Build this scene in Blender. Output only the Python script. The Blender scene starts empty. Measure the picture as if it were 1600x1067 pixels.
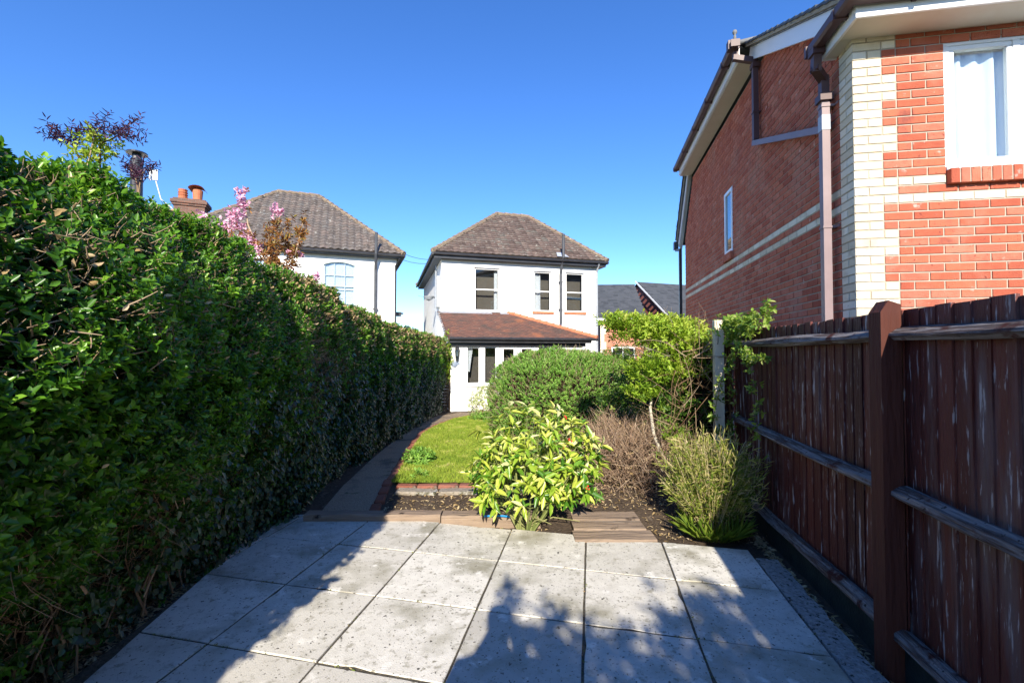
import bpy, math, random
import numpy as np
from mathutils import Vector, Matrix

random.seed(7)
RNG = np.random.default_rng(11)
R = math.radians
C = bpy.context.scene.collection
scene = bpy.context.scene

# ------------------------------------------------------------------ camera
cam_d = bpy.data.cameras.new("camera")
cam = bpy.data.objects.new("camera", cam_d)
C.objects.link(cam)
cam.location = (0, 0, 1.5)
cam.rotation_euler = (R(91.3), 0, 0)
cam_d.sensor_width = 36.0
cam_d.lens = 36.0 * 711 / 1600
cam_d.clip_start = 0.02
cam_d.clip_end = 5000
scene.camera = cam

# ------------------------------------------------------------------ sky, sun, exposure
SUN_EL, SUN_AZ = 28.0, 0.6           # the sun stands behind the camera, shadows run 0.6 deg right of straight ahead
w = bpy.data.worlds.new("World")
scene.world = w
w.use_nodes = True
nt = w.node_tree
bg = nt.nodes["Background"]
sky = nt.nodes.new("ShaderNodeTexSky")
sky.sky_type = 'NISHITA'
sky.sun_disc = False
sky.sun_elevation = R(SUN_EL)
sky.sun_rotation = R(180 + SUN_AZ)
sky.altitude = 0
sky.air_density = 1.0
sky.dust_density = 0.1
sky.ozone_density = 6.0
hs = nt.nodes.new("ShaderNodeHueSaturation"); hs.inputs["Hue"].default_value = 0.51; hs.inputs["Saturation"].default_value = 1.15; hs.inputs["Value"].default_value = 1.08
nt.links.new(sky.outputs[0], hs.inputs["Color"]); nt.links.new(hs.outputs[0], bg.inputs[0])
bg.inputs[1].default_value = 0.138

sd = bpy.data.lights.new("sun", 'SUN')
sun = bpy.data.objects.new("sun", sd)
C.objects.link(sun)
sd.energy = 5.0
sd.angle = R(0.53)
sd.color = (1.0, 0.915, 0.77)
sv = Vector((math.sin(R(SUN_AZ)) * math.cos(R(SUN_EL)), math.cos(R(SUN_AZ)) * math.cos(R(SUN_EL)), -math.sin(R(SUN_EL))))
sun.rotation_euler = sv.to_track_quat('-Z', 'Y').to_euler()
sun.location = (-3, -20, 12)

scene.view_settings.view_transform = 'Standard'
scene.view_settings.look = 'None'
scene.view_settings.gamma = 1
scene.view_settings.exposure = 0.85
scene.cycles.max_bounces = 6
scene.cycles.transparent_max_bounces = 8

# ------------------------------------------------------------------ materials
MATS = {}
def mat(name, cols, rough=0.7, spec=0.3, attr=False, noise=None, bump=0.0, bscale=60, transl=0.0, coord='Object',
        spots=None, stretch=(1, 1, 1), metal=0.0, tcol=None, scuff=None):
    """cols: one colour or a list for a ramp; attr: ramp driven by the per-face 'rnd' value; noise: scale of a noise that
    drives (or disturbs) the ramp; spots: (colour, scale, threshold, width) list; scuff: same with a stretched noise"""
    if name in MATS: return MATS[name]
    m = bpy.data.materials.new(name); m.use_nodes = True
    t = m.node_tree; N = t.nodes; L = t.links
    p = N["Principled BSDF"]; out = N["Material Output"]
    p.inputs["Roughness"].default_value = rough
    p.inputs["Specular IOR Level"].default_value = spec
    p.inputs["Metallic"].default_value = metal
    if isinstance(cols[0], (int, float)): cols = [cols]
    tc = N.new("ShaderNodeTexCoord"); mp = N.new("ShaderNodeMapping")
    mp.inputs["Scale"].default_value = stretch
    L.new(tc.outputs[coord], mp.inputs[0])
    fac = None
    if attr:
        a = N.new("ShaderNodeAttribute"); a.attribute_name = "rnd"; fac = a.outputs["Fac"]
    if noise:
        n = N.new("ShaderNodeTexNoise"); n.inputs["Scale"].default_value = noise; n.inputs["Detail"].default_value = 8
        n.inputs["Roughness"].default_value = 0.65
        L.new(mp.outputs[0], n.inputs["Vector"])
        if fac is None:
            fac = n.outputs["Fac"]
            mr = N.new("ShaderNodeMapRange"); mr.inputs[1].default_value = .3; mr.inputs[2].default_value = .7
            L.new(fac, mr.inputs[0]); fac = mr.outputs[0]
        else:
            mm = N.new("ShaderNodeMath"); mm.operation = 'MULTIPLY_ADD'; mm.inputs[1].default_value = 0.7
            L.new(n.outputs["Fac"], mm.inputs[0])
            ms = N.new("ShaderNodeMath"); ms.operation = 'SUBTRACT'; ms.inputs[1].default_value = 0.35
            L.new(fac, ms.inputs[0]); L.new(ms.outputs[0], mm.inputs[2]); fac = mm.outputs[0]
    if fac is not None and len(cols) > 1:
        r = N.new("ShaderNodeValToRGB")
        while len(r.color_ramp.elements) < len(cols): r.color_ramp.elements.new(0.5)
        for i, c in enumerate(cols):
            r.color_ramp.elements[i].position = i / (len(cols) - 1)
        for i, c in enumerate(cols): r.color_ramp.elements[i].color = (*c, 1)
        L.new(fac, r.inputs[0]); col = r.outputs[0]
    else:
        rg = N.new("ShaderNodeRGB"); rg.outputs[0].default_value = (*cols[0], 1); col = rg.outputs[0]
    for kind, lst in (('spots', spots), ('scuff', scuff)):
        for (sc, ss, th, wd) in (lst or []):
            n2 = N.new("ShaderNodeTexNoise"); n2.inputs["Scale"].default_value = ss; n2.inputs["Detail"].default_value = 6
            n2.inputs["Roughness"].default_value = 0.6
            if kind == 'scuff':
                m2 = N.new("ShaderNodeMapping"); m2.inputs["Scale"].default_value = (1, 1, .11)
                L.new(tc.outputs[coord], m2.inputs[0]); L.new(m2.outputs[0], n2.inputs["Vector"])
            else:
                L.new(tc.outputs[coord], n2.inputs["Vector"])
            mr2 = N.new("ShaderNodeMapRange"); mr2.inputs[1].default_value = th; mr2.inputs[2].default_value = th + wd
            L.new(n2.outputs["Fac"], mr2.inputs[0])
            mx = N.new("ShaderNodeMixRGB"); mx.inputs[2].default_value = (*sc, 1)
            L.new(mr2.outputs[0], mx.inputs[0]); L.new(col, mx.inputs[1]); col = mx.outputs[0]
    L.new(col, p.inputs["Base Color"])
    if bump:
        n3 = N.new("ShaderNodeTexNoise"); n3.inputs["Scale"].default_value = bscale; n3.inputs["Detail"].default_value = 6
        L.new(mp.outputs[0], n3.inputs["Vector"])
        b = N.new("ShaderNodeBump"); b.inputs["Strength"].default_value = min(1, bump * 2); b.inputs["Distance"].default_value = 0.012 * bump * 2
        L.new(n3.outputs["Fac"], b.inputs["Height"]); L.new(b.outputs[0], p.inputs["Normal"])
    if transl:
        tr = N.new("ShaderNodeBsdfTranslucent"); mxs = N.new("ShaderNodeMixShader"); mxs.inputs[0].default_value = transl
        hs = N.new("ShaderNodeMixRGB"); hs.blend_type = 'MULTIPLY'; hs.inputs[0].default_value = 1
        hs.inputs[2].default_value = (*(tcol or (1.5, 1.4, .5)), 1)
        L.new(col, hs.inputs[1]); L.new(hs.outputs[0], tr.inputs[0])
        L.new(p.outputs[0], mxs.inputs[1]); L.new(tr.outputs[0], mxs.inputs[2]); L.new(mxs.outputs[0], out.inputs[0])
    MATS[name] = m
    return m

def brick_tex(name, c1, c2, mortar, bw=.225, bh=.075):
    m = bpy.data.materials.new(name); m.use_nodes = True
    t = m.node_tree; N = t.nodes; L = t.links; p = N["Principled BSDF"]
    uv = N.new("ShaderNodeUVMap"); b = N.new("ShaderNodeTexBrick")
    b.inputs["Color1"].default_value = (*c1, 1); b.inputs["Color2"].default_value = (*c2, 1); b.inputs["Mortar"].default_value = (*mortar, 1)
    b.inputs["Scale"].default_value = 1; b.inputs["Brick Width"].default_value = bw; b.inputs["Row Height"].default_value = bh
    b.inputs["Mortar Size"].default_value = .006
    L.new(uv.outputs[0], b.inputs[0]); L.new(b.outputs[0], p.inputs["Base Color"])
    bp = N.new("ShaderNodeBump"); bp.invert = True; bp.inputs["Strength"].default_value = .5; bp.inputs["Distance"].default_value = .01
    L.new(b.outputs["Fac"], bp.inputs["Height"]); L.new(bp.outputs[0], p.inputs["Normal"])
    p.inputs["Roughness"].default_value = .9
    return m

def glass_mat(name, tint=(.9, .93, .95), mixf=.25):
    m = bpy.data.materials.new(name); m.use_nodes = True
    t = m.node_tree; N = t.nodes; L = t.links; out = N["Material Output"]
    N.remove(N["Principled BSDF"])
    tr = N.new("ShaderNodeBsdfTransparent"); tr.inputs[0].default_value = (*tint, 1)
    gl = N.new("ShaderNodeBsdfGlossy"); gl.inputs["Roughness"].default_value = .02
    ge = N.new("ShaderNodeNewGeometry"); dt = N.new("ShaderNodeVectorMath"); dt.operation = 'DOT_PRODUCT'
    L.new(ge.outputs["Incoming"], dt.inputs[0]); L.new(ge.outputs["Normal"], dt.inputs[1])
    ab = N.new("ShaderNodeMath"); ab.operation = 'ABSOLUTE'; L.new(dt.outputs["Value"], ab.inputs[0])
    om = N.new("ShaderNodeMath"); om.operation = 'SUBTRACT'; om.inputs[0].default_value = 1; L.new(ab.outputs[0], om.inputs[1])
    fr = N.new("ShaderNodeMath"); fr.operation = 'POWER'; fr.inputs[1].default_value = 5; L.new(om.outputs[0], fr.inputs[0])
    ad = N.new("ShaderNodeMath"); ad.operation = 'ADD'; ad.inputs[1].default_value = mixf
    mx = N.new("ShaderNodeMixShader")
    L.new(fr.outputs[0], ad.inputs[0]); L.new(ad.outputs[0], mx.inputs[0]); L.new(tr.outputs[0], mx.inputs[1]); L.new(gl.outputs[0], mx.inputs[2])
    L.new(mx.outputs[0], out.inputs[0])
    return m

M_render = mat("white_render", [(.80, .80, .78), (.86, .86, .85)], rough=.85, spec=.2, noise=1.5, bump=.12, bscale=30, scuff=[((.70, .69, .64), 2.2, .60, .15)])
M_upvc = mat("white_upvc", (.82, .83, .84), rough=.3, spec=.5)
M_paintw = mat("white_paint", [(.76, .76, .74), (.84, .84, .82)], rough=.5, noise=6, bump=.05)
M_soffit = mat("cream_soffit", [(.62, .58, .50), (.70, .67, .60)], rough=.6, noise=2)
M_brown = mat("brown_plastic", [(.075, .035, .035), (.10, .05, .05)], rough=.5, spec=.5, noise=3)
M_mauve = mat("faded_brown_plastic", [(.19, .135, .14), (.25, .18, .185)], rough=.45, spec=.4, noise=3)
M_black = mat("black_paint", [(.018, .018, .02), (.04, .04, .045)], rough=.35, spec=.5, noise=5)
M_grey = mat("grey_metal", [(.28, .30, .33), (.42, .44, .46)], rough=.4, spec=.5, noise=5)
M_grey2 = mat("dull_lead", [(.12, .125, .13), (.2, .2, .2)], rough=.7, noise=5)
M_lead = mat("lead", [(.30, .33, .38), (.40, .43, .48)], rough=.6, noise=4)
M_red = mat("red_brick", [(.39, .095, .055), (.46, .125, .07), (.53, .155, .085), (.45, .135, .085), (.58, .20, .125)], rough=.88, spec=.2, attr=True, noise=14, bump=.5, bscale=110,
            spots=[((.50, .22, .15), 1.4, .52, .18), ((.60, .42, .36), 9, .63, .10), ((.28, .08, .06), 3.5, .60, .14), ((.24, .06, .045), 24, .62, .06)])
M_cream = mat("cream_brick", [(.62, .53, .38), (.72, .65, .50), (.78, .72, .59)], rough=.88, spec=.2, attr=True, noise=14, bump=.4, bscale=110,
              spots=[((.55, .47, .34), 3.5, .56, .12), ((.42, .34, .24), 25, .66, .05)])
M_mortar = mat("mortar", [(.36, .32, .26), (.46, .41, .33)], rough=.95, spec=.1, noise=20, bump=.3, bscale=200)
M_tileA = mat("brown_roof_tile", [(.085, .062, .052), (.14, .10, .085), (.11, .087, .075), (.17, .122, .10), (.13, .118, .10)], rough=.9, spec=.15, attr=True, noise=7, bump=.5, bscale=70,
              spots=[((.36, .35, .30), 7, .62, .06), ((.30, .22, .08), 13, .70, .05)])
M_tileB = mat("grey_roof_tile", [(.10, .085, .075), (.15, .125, .11), (.125, .11, .10), (.18, .14, .12), (.145, .135, .125)], rough=.9, spec=.15, attr=True, noise=7, bump=.5, bscale=70,
              spots=[((.42, .41, .37), 8, .62, .06), ((.33, .24, .10), 11, .70, .05)])
M_tileC = mat("clay_roof_tile", [(.13, .075, .062), (.18, .09, .07), (.125, .08, .068), (.22, .105, .075), (.155, .088, .072)], rough=.92, spec=.1, attr=True, noise=3.0, bump=.5, bscale=70,
              spots=[((.33, .13, .07), 1.3, .58, .12), ((.10, .075, .065), 1.8, .52, .16), ((.36, .33, .26), 17, .65, .05)])
M_clay = mat("orange_clay", [(.42, .14, .07), (.55, .21, .11)], rough=.85, noise=6, bump=.2)
M_ridge = mat("ridge_tile", [(.16, .12, .09), (.26, .20, .14)], rough=.9, noise=8, bump=.4, spots=[((.42, .36, .22), 10, .6, .08)])
M_slate = mat("slate", [(.055, .062, .075), (.10, .11, .125)], rough=.6, spec=.4, noise=4, stretch=(1, 1, 1), bump=.2, attr=False)
M_dark = mat("dark_interior", [(.05, .046, .042), (.10, .092, .082)], rough=.9, noise=1.5)
M_room = mat("room_wall", [(.17, .145, .115), (.23, .20, .165)], rough=.9, noise=1.2)
M_roomd = mat("dim_room_wall", [(.13, .11, .09), (.19, .165, .14)], rough=.9, noise=3)
M_curtain = mat("white_curtain", [(.78, .80, .84), (.88, .89, .9)], rough=.9, noise=3)
M_soil = mat("soil", [(.045, .033, .024), (.095, .07, .05), (.07, .052, .038), (.16, .125, .092)], rough=.95, spec=.1, noise=9, bump=.9, bscale=45,
             spots=[((.20, .17, .13), 50, .66, .04)])
M_field = mat("ground", [(.04, .045, .02), (.07, .075, .03), (.06, .05, .03)], rough=.95, spec=.1, noise=2.2, bump=.6, bscale=20)
M_path = mat("gravel_path", [(.19, .14, .095), (.38, .29, .20), (.27, .205, .145), (.54, .43, .30)], rough=.95, spec=.15, noise=38, bump=1.0, bscale=60,
             spots=[((.15, .125, .10), 2.2, .52, .14), ((.5, .46, .40), 130, .64, .04), ((.08, .09, .04), 5, .62, .08)])
M_slab = mat("concrete_slab", [(.48, .455, .40), (.64, .61, .54), (.56, .53, .465), (.73, .70, .625)], rough=.9, spec=.15, attr=True, noise=9, bump=.22, bscale=160,
             spots=[((.31, .29, .22), 2.1, .50, .17), ((.38, .355, .29), 13, .57, .10), ((.30, .28, .22), 30, .60, .07), ((.76, .73, .66), 6, .60, .08), ((.20, .185, .145), 62, .625, .04), ((.11, .10, .085), 34, .635, .025), ((.075, .07, .06), 19, .675, .015), ((.05, .047, .04), 85, .69, .03)])
M_strip = mat("rough_concrete", [(.22, .215, .20), (.48, .47, .45)], rough=.95, noise=42, bump=1.0, bscale=60, spots=[((.05, .048, .042), 34, .58, .05)])
M_sleeper = mat("weathered_timber", [(.17, .12, .085), (.30, .225, .165), (.23, .17, .125), (.38, .31, .24)], rough=.9, spec=.15, noise=5, stretch=(.12, 1, 1), bump=.8, bscale=30,
                spots=[((.045, .033, .026), 3.2, .63, .05)], scuff=None)
M_redbed = mat("old_brick", [(.20, .07, .045), (.34, .12, .075), (.26, .11, .08)], rough=.92, attr=True, noise=12, bump=.6, bscale=60,
               spots=[((.40, .35, .28), 9, .56, .08), ((.07, .065, .04), 5, .50, .12)])
M_stone = mat("pale_stone", [(.24, .20, .15), (.38, .34, .28)], rough=.92, noise=9, bump=.7, bscale=40, spots=[((.62, .6, .55), 8, .6, .05), ((.09, .085, .05), 6, .54, .1)])
M_fence = mat("stained_board", [(.058, .016, .015), (.100, .023, .018), (.075, .020, .017), (.13, .033, .024)], rough=.62, spec=.3, attr=True, noise=9, stretch=(1, 1, .15), bump=.5, bscale=55,
              scuff=[((.15, .10, .095), 6, .56, .14), ((.40, .35, .34), 24, .61, .04), ((.36, .31, .30), 55, .615, .04), ((.02, .008, .008), 9, .66, .1)])
M_post = mat("stained_post", [(.075, .024, .017), (.115, .036, .023)], rough=.75, spec=.2, noise=7, stretch=(1, 1, .12), bump=.6, bscale=45,
             scuff=[((.30, .23, .19), 14, .66, .05)])
M_rail = mat("silvered_rail", [(.13, .105, .095), (.30, .275, .26), (.08, .05, .042), (.40, .38, .37)], rough=.85, spec=.2, noise=14, stretch=(1.6, .10, 1.6), bump=.9, bscale=70,
             spots=[((.08, .024, .018), 7, .57, .08), ((.05, .04, .035), 40, .62, .04)])
M_algae = mat("algae_board", [(.012, .022, .022), (.03, .045, .04)], rough=.9, noise=7, bump=.4)
M_newpost = mat("pale_post", [(.60, .50, .36), (.72, .63, .48)], rough=.85, noise=5, stretch=(1, 1, .12), bump=.3, scuff=[((.35, .27, .18), 12, .62, .08)])
M_plank = mat("plain_wood", [(.13, .085, .055), (.22, .16, .11)], rough=.9, noise=7, bump=.4)
M_blue = mat("blue_plastic", (.02, .25, .62), rough=.4)

LG = dict(coord='Object', attr=True)
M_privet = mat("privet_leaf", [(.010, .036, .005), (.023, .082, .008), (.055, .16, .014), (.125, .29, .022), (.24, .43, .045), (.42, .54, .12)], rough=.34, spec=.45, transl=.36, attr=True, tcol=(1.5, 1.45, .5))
M_dry = mat("dry_leaf", [(.28, .19, .08), (.42, .31, .16), (.55, .44, .27), (.40, .25, .13)], rough=.8, spec=.2, attr=True, transl=.15, tcol=(1.2, 1, .8))
M_ivy = mat("ivy_leaf", [(.008, .028, .020), (.016, .050, .030), (.032, .085, .042), (.05, .12, .045)], rough=.38, spec=.5, transl=.15, attr=True)
M_twig = mat("twig", [(.10, .055, .03), (.20, .125, .07), (.30, .21, .13), (.40, .30, .20)], rough=.85, spec=.15, attr=True)
M_core = mat("filler_dark", [(.012, .009, .006), (.028, .02, .012)], rough=.95, spec=.05, noise=15, bump=.6)  # dark twig brown for the added filler cores that block light
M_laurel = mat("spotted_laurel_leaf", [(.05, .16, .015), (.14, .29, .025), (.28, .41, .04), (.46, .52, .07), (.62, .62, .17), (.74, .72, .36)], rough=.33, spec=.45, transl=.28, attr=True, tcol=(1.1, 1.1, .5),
               spots=[((.10, .24, .02), 55, .60, .05), ((.75, .70, .25), 38, .62, .05)])
M_laurstem = mat("green_stem", [(.09, .12, .03), (.17, .20, .06), (.27, .26, .11)], rough=.7, attr=True)
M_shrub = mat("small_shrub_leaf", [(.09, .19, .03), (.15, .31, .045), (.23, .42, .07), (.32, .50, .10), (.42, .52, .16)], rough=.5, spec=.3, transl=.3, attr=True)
M_lime = mat("fresh_leaf", [(.10, .19, .015), (.19, .32, .025), (.30, .44, .04), (.44, .54, .07), (.56, .58, .14)], rough=.45, spec=.35, transl=.42, attr=True, tcol=(1.25, 1.2, .5))
M_climb = mat("climber_leaf", [(.03, .075, .012), (.07, .15, .018), (.14, .25, .028), (.25, .35, .05), (.36, .40, .12)], rough=.42, spec=.4, transl=.35, attr=True)
M_bamb = mat("bamboo_leaf", [(.10, .19, .02), (.24, .33, .04), (.42, .44, .10), (.60, .52, .25), (.72, .62, .40)], rough=.55, spec=.3, transl=.35, attr=True, tcol=(1.2, 1.15, .6))
M_straw = mat("straw_stem", [(.30, .25, .09), (.50, .42, .20), (.66, .56, .34)], rough=.7, attr=True)
M_brush = mat("dead_brush", [(.17, .10, .065), (.31, .205, .135), (.45, .32, .22), (.60, .47, .34)], rough=.85, spec=.15, attr=True)
M_bark = mat("pale_bark", [(.40, .36, .28), (.58, .54, .44)], rough=.8, noise=12, bump=.4, spots=[((.16, .14, .09), 18, .62, .05)])
M_grass = mat("grass_blade", [(.13, .22, .025), (.24, .34, .035), (.36, .43, .06), (.54, .50, .20)], rough=.6, spec=.25, transl=.3, attr=True)
M_turf = mat("turf", [(.15, .18, .035), (.22, .26, .05), (.30, .28, .10)], rough=.95, spec=.1, noise=3.5, bump=.6, bscale=70)
M_plum = mat("plum_leaf", [(.035, .010, .028), (.07, .022, .05), (.13, .05, .09)], rough=.5, transl=.25, attr=True, tcol=(1.3, .9, 1.1))
M_bronze = mat("bronze_leaf", [(.13, .05, .018), (.24, .10, .03), (.36, .17, .05), (.28, .24, .05)], rough=.5, transl=.35, attr=True, tcol=(1.3, 1.0, .6))
M_pink = mat("pink_blossom", [(.62, .26, .40), (.78, .42, .56), (.88, .60, .70), (.9, .74, .80)], rough=.7, transl=.35, attr=True, tcol=(1.1, .9, 1.0))
M_skin = mat("skin", (.52, .30, .22), rough=.5)
M_cloth = mat("dark_cloth", (.05, .06, .09), rough=.9)

# ------------------------------------------------------------------ mesh helpers
def tag(o, label=None, cat=None, group=None, kind=None):
    if label: o['label'] = label
    if cat: o['category'] = cat
    if group: o['group'] = group
    if kind: o['kind'] = kind
    return o

def empty(name, loc=(0, 0, 0), rz=0.0, label=None, cat=None, group=None):
    o = bpy.data.objects.new(name, None); C.objects.link(o)
    o.location = loc; o.rotation_euler = (0, 0, R(rz)); o.empty_display_size = .2
    return tag(o, label, cat, group)

class MB:
    def __init__(s): s.v = []; s.f = []; s.m = []; s.r = []
    def add(s, vs, fs, mi=0, r=None):
        b = len(s.v); s.v.extend([tuple(x) for x in vs])
        if r is None: r = random.random()
        for f in fs: s.f.append(tuple(i + b for i in f)); s.m.append(mi); s.r.append(r)
    def box(s, x0, x1, y0, y1, z0, z1, mi=0, r=None, bev=0.0, fn=None):
        if bev <= 0:
            vs = [(x, y, z) for z in (z0, z1) for y in (y0, y1) for x in (x0, x1)]
            fs = [(0, 2, 3, 1), (4, 5, 7, 6), (0, 1, 5, 4), (2, 6, 7, 3), (0, 4, 6, 2), (1, 3, 7, 5)]
        else:
            b = bev
            vs = []
            for z, zi in ((z0, z0 + b), (z1, z1 - b)):
                for x, xi in ((x0, x0 + b), (x1, x1 - b)):
                    for y, yi in ((y0, y0 + b), (y1, y1 - b)):
                        vs += [(x, yi, zi), (xi, y, zi), (xi, yi, z)]
            # corner c = zi*4+xi*2+yi ; verts 3c (on x), 3c+1 (on y), 3c+2 (on z)
            k = lambda z, x, y, a: 3 * (z * 4 + x * 2 + y) + a
            fs = []
            for x in (0, 1): fs.append((k(0, x, 0, 0), k(0, x, 1, 0), k(1, x, 1, 0), k(1, x, 0, 0)))
            for y in (0, 1): fs.append((k(0, 0, y, 1), k(0, 1, y, 1), k(1, 1, y, 1), k(1, 0, y, 1)))
            for z in (0, 1): fs.append((k(z, 0, 0, 2), k(z, 1, 0, 2), k(z, 1, 1, 2), k(z, 0, 1, 2)))
            for z in (0, 1):
                for x in (0, 1): fs.append((k(z, x, 0, 0), k(z, x, 1, 0), k(z, x, 1, 2), k(z, x, 0, 2)))
                for y in (0, 1): fs.append((k(z, 0, y, 1), k(z, 1, y, 1), k(z, 1, y, 2), k(z, 0, y, 2)))
                for x in (0, 1):
                    for y in (0, 1): fs.append((k(z, x, y, 0), k(z, x, y, 1), k(z, x, y, 2)))
            for x in (0, 1):
                for y in (0, 1): fs.append((k(0, x, y, 0), k(1, x, y, 0), k(1, x, y, 1), k(0, x, y, 1)))
        if fn: vs = [fn(*v) for v in vs]
        s.add(vs, fs, mi, r)
    def bar(s, a, b, w, h, mi=0, r=None, up=(0, 0, 1)):
        a = Vector(a); b = Vector(b); d = (b - a).normalized(); up = Vector(up)
        sx = d.cross(up)
        if sx.length < 1e-4: sx = Vector((1, 0, 0))
        sx.normalize(); u = sx.cross(d).normalized()
        vs = [p + sx * (i * w / 2) + u * (j * h / 2) for p in (a, b) for i, j in ((-1, -1), (1, -1), (1, 1), (-1, 1))]
        s.add(vs, [(0, 1, 2, 3), (4, 7, 6, 5), (0, 4, 5, 1), (1, 5, 6, 2), (2, 6, 7, 3), (3, 7, 4, 0)], mi, r)
    def tube(s, pts, rad, n=8, mi=0, r=None, cap=True):
        pts = [Vector(p) for p in pts]; K = len(pts)
        if not isinstance(rad, (list, tuple)): rad = [rad] * K
        ref = Vector((.13, .21, 1)).normalized(); vs = []
        for i, p in enumerate(pts):
            d = (pts[min(i + 1, K - 1)] - pts[max(i - 1, 0)]).normalized()
            a = d.cross(ref)
            if a.length < .15: a = d.cross(Vector((1, .1, 0)))
            a.normalize(); b = d.cross(a)
            for j in range(n):
                t = 2 * math.pi * j / n; vs.append(p + (a * math.cos(t) + b * math.sin(t)) * rad[i])
        fs = [(i * n + j, i * n + (j + 1) % n, (i + 1) * n + (j + 1) % n, (i + 1) * n + j) for i in range(K - 1) for j in range(n)]
        if cap: fs += [tuple(range(n - 1, -1, -1)), tuple(range((K - 1) * n, K * n))]
        s.add(vs, fs, mi, r)
    def lathe(s, c, prof, n=16, mi=0, r=None):
        vs = [(c[0] + rr * math.cos(2 * math.pi * j / n), c[1] + rr * math.sin(2 * math.pi * j / n), c[2] + z) for rr, z in prof for j in range(n)]
        fs = [(i * n + j, i * n + (j + 1) % n, (i + 1) * n + (j + 1) % n, (i + 1) * n + j) for i in range(len(prof) - 1) for j in range(n)]
        fs += [tuple(range(n - 1, -1, -1)), tuple(range((len(prof) - 1) * n, len(prof) * n))]
        s.add(vs, fs, mi, r)
    def prism(s, poly, z0, z1, mi=0, r=None):
        n = len(poly); vs = [(x, y, z0) for x, y in poly] + [(x, y, z1) for x, y in poly]
        s.add(vs, [tuple(range(n - 1, -1, -1)), tuple(range(n, 2 * n))] + [(i, (i + 1) % n, n + (i + 1) % n, n + i) for i in range(n)], mi, r)
    def build(s, name, mats, parent=None, smooth=False, uv=False):
        me = bpy.data.meshes.new(name); me.from_pydata(s.v, [], s.f)
        if not isinstance(mats, (list, tuple)): mats = [mats]
        for m in mats: me.materials.append(m)
        me.polygons.foreach_set("material_index", s.m)
        at = me.attributes.new("rnd", 'FLOAT', 'FACE'); at.data.foreach_set("value", s.r)
        if smooth: me.polygons.foreach_set("use_smooth", [True] * len(s.f))
        me.update()
        if uv:
            ul = me.uv_layers.new(name="UVMap")
            for p in me.polygons:
                n = p.normal
                if abs(n.z) > .9: t = Vector((1, 0, 0)); b = Vector((0, 1, 0))
                else:
                    t = Vector((0, 0, 1)).cross(n).normalized(); b = n.cross(t)
                for li in p.loop_indices:
                    co = me.vertices[me.loops[li].vertex_index].co
                    ul.data[li].uv = (co.dot(t), co.dot(b))
        o = bpy.data.objects.new(name, me); C.objects.link(o); o.parent = parent
        return o

def raw_mesh(name, V, Fq, rnd, m, parent=None, smooth=False):
    """V (n,3) array, Fq (k,c) array of equal-size faces"""
    me = bpy.data.meshes.new(name)
    n, (k, c) = len(V), Fq.shape
    me.vertices.add(n); me.vertices.foreach_set("co", V.astype(np.float32).ravel())
    me.loops.add(k * c); me.loops.foreach_set("vertex_index", Fq.astype(np.int32).ravel())
    me.polygons.add(k); me.polygons.foreach_set("loop_start", np.arange(0, k * c, c, dtype=np.int32))
    me.update(calc_edges=True)
    at = me.attributes.new("rnd", 'FLOAT', 'FACE'); at.data.foreach_set("value", rnd.astype(np.float32))
    if smooth: me.polygons.foreach_set("use_smooth", np.ones(k, dtype=bool))
    me.materials.append(m)
    o = bpy.data.objects.new(name, me); C.objects.link(o); o.parent = parent
    return o

def unit(a): return a / np.maximum(np.linalg.norm(a, axis=-1, keepdims=True), 1e-9)
def rvec(n): return unit(RNG.normal(size=(n, 3)))

def leaves(name, P, A, Nn, L, W, rnd, m, parent=None, fold=.25, droop=.2):
    """P base, A axis, Nn face normal hint, L length, W width : folded six-point leaves"""
    A = unit(A); S = unit(np.cross(A, Nn)); U = np.cross(S, A)
    L = L[:, None]; W = W[:, None]
    ts = [(0, 0, 0), (.35, .5, 1), (.74, .36, .8), (1, 0, 0), (.74, -.36, .8), (.35, -.5, 1)]
    V = np.stack([P + A * L * t + S * W * s + U * (W * fold * f - L * droop * t * t) for t, s, f in ts], axis=1)
    n = len(P); b = np.arange(n)[:, None] * 6
    Fq = np.concatenate([b + np.array([[0, 1, 2, 3]]), b + np.array([[0, 3, 4, 5]])], axis=1).reshape(-1, 4)
    return raw_mesh(name, V.reshape(-1, 3), Fq, np.repeat(rnd, 2), m, parent)

def twigs(name, PL, rad, rnd, m, parent=None, n=3):
    """PL (N,K,3) polylines, rad (N,) base radius tapering to a third"""
    N_, K, _ = PL.shape
    d = unit(PL[:, -1] - PL[:, 0]); a = unit(np.cross(d, rvec(N_))); b = np.cross(d, a)
    ang = np.arange(n) * 2 * np.pi / n
    tap = np.linspace(1, .4, K)
    off = (a[:, None, :] * np.cos(ang)[None, :, None] + b[:, None, :] * np.sin(ang)[None, :, None])      # N,n,3
    V = PL[:, :, None, :] + off[:, None] * (rad[:, None, None, None] * tap[None, :, None, None])
    V = V.reshape(-1, 3); base = np.arange(N_)[:, None] * K * n
    q = []
    for i in range(K - 1):
        for j in range(n): q.append([i * n + j, i * n + (j + 1) % n, (i + 1) * n + (j + 1) % n, (i + 1) * n + j])
    q = np.array(q); Fq = (base[:, :, None] + q[None]).reshape(-1, 4)
    return raw_mesh(name, V, Fq, np.repeat(rnd, len(q)), m, parent)

def curved(P, D, L, K=4, bend=.3, grav=0.0):
    """polylines from P along D with a random bend"""
    N_ = len(P); D = unit(D); B = unit(np.cross(D, rvec(N_)))
    t = np.linspace(0, 1, K)[None, :, None]
    sgn = RNG.uniform(-1, 1, (N_, 1, 1))
    out = P[:, None] + D[:, None] * L[:, None, None] * t + B[:, None] * (L[:, None, None] * bend * sgn * t * t)
    out[:, :, 2] -= (L[:, None] * grav) * (t[..., 0] ** 2)
    return out

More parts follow.
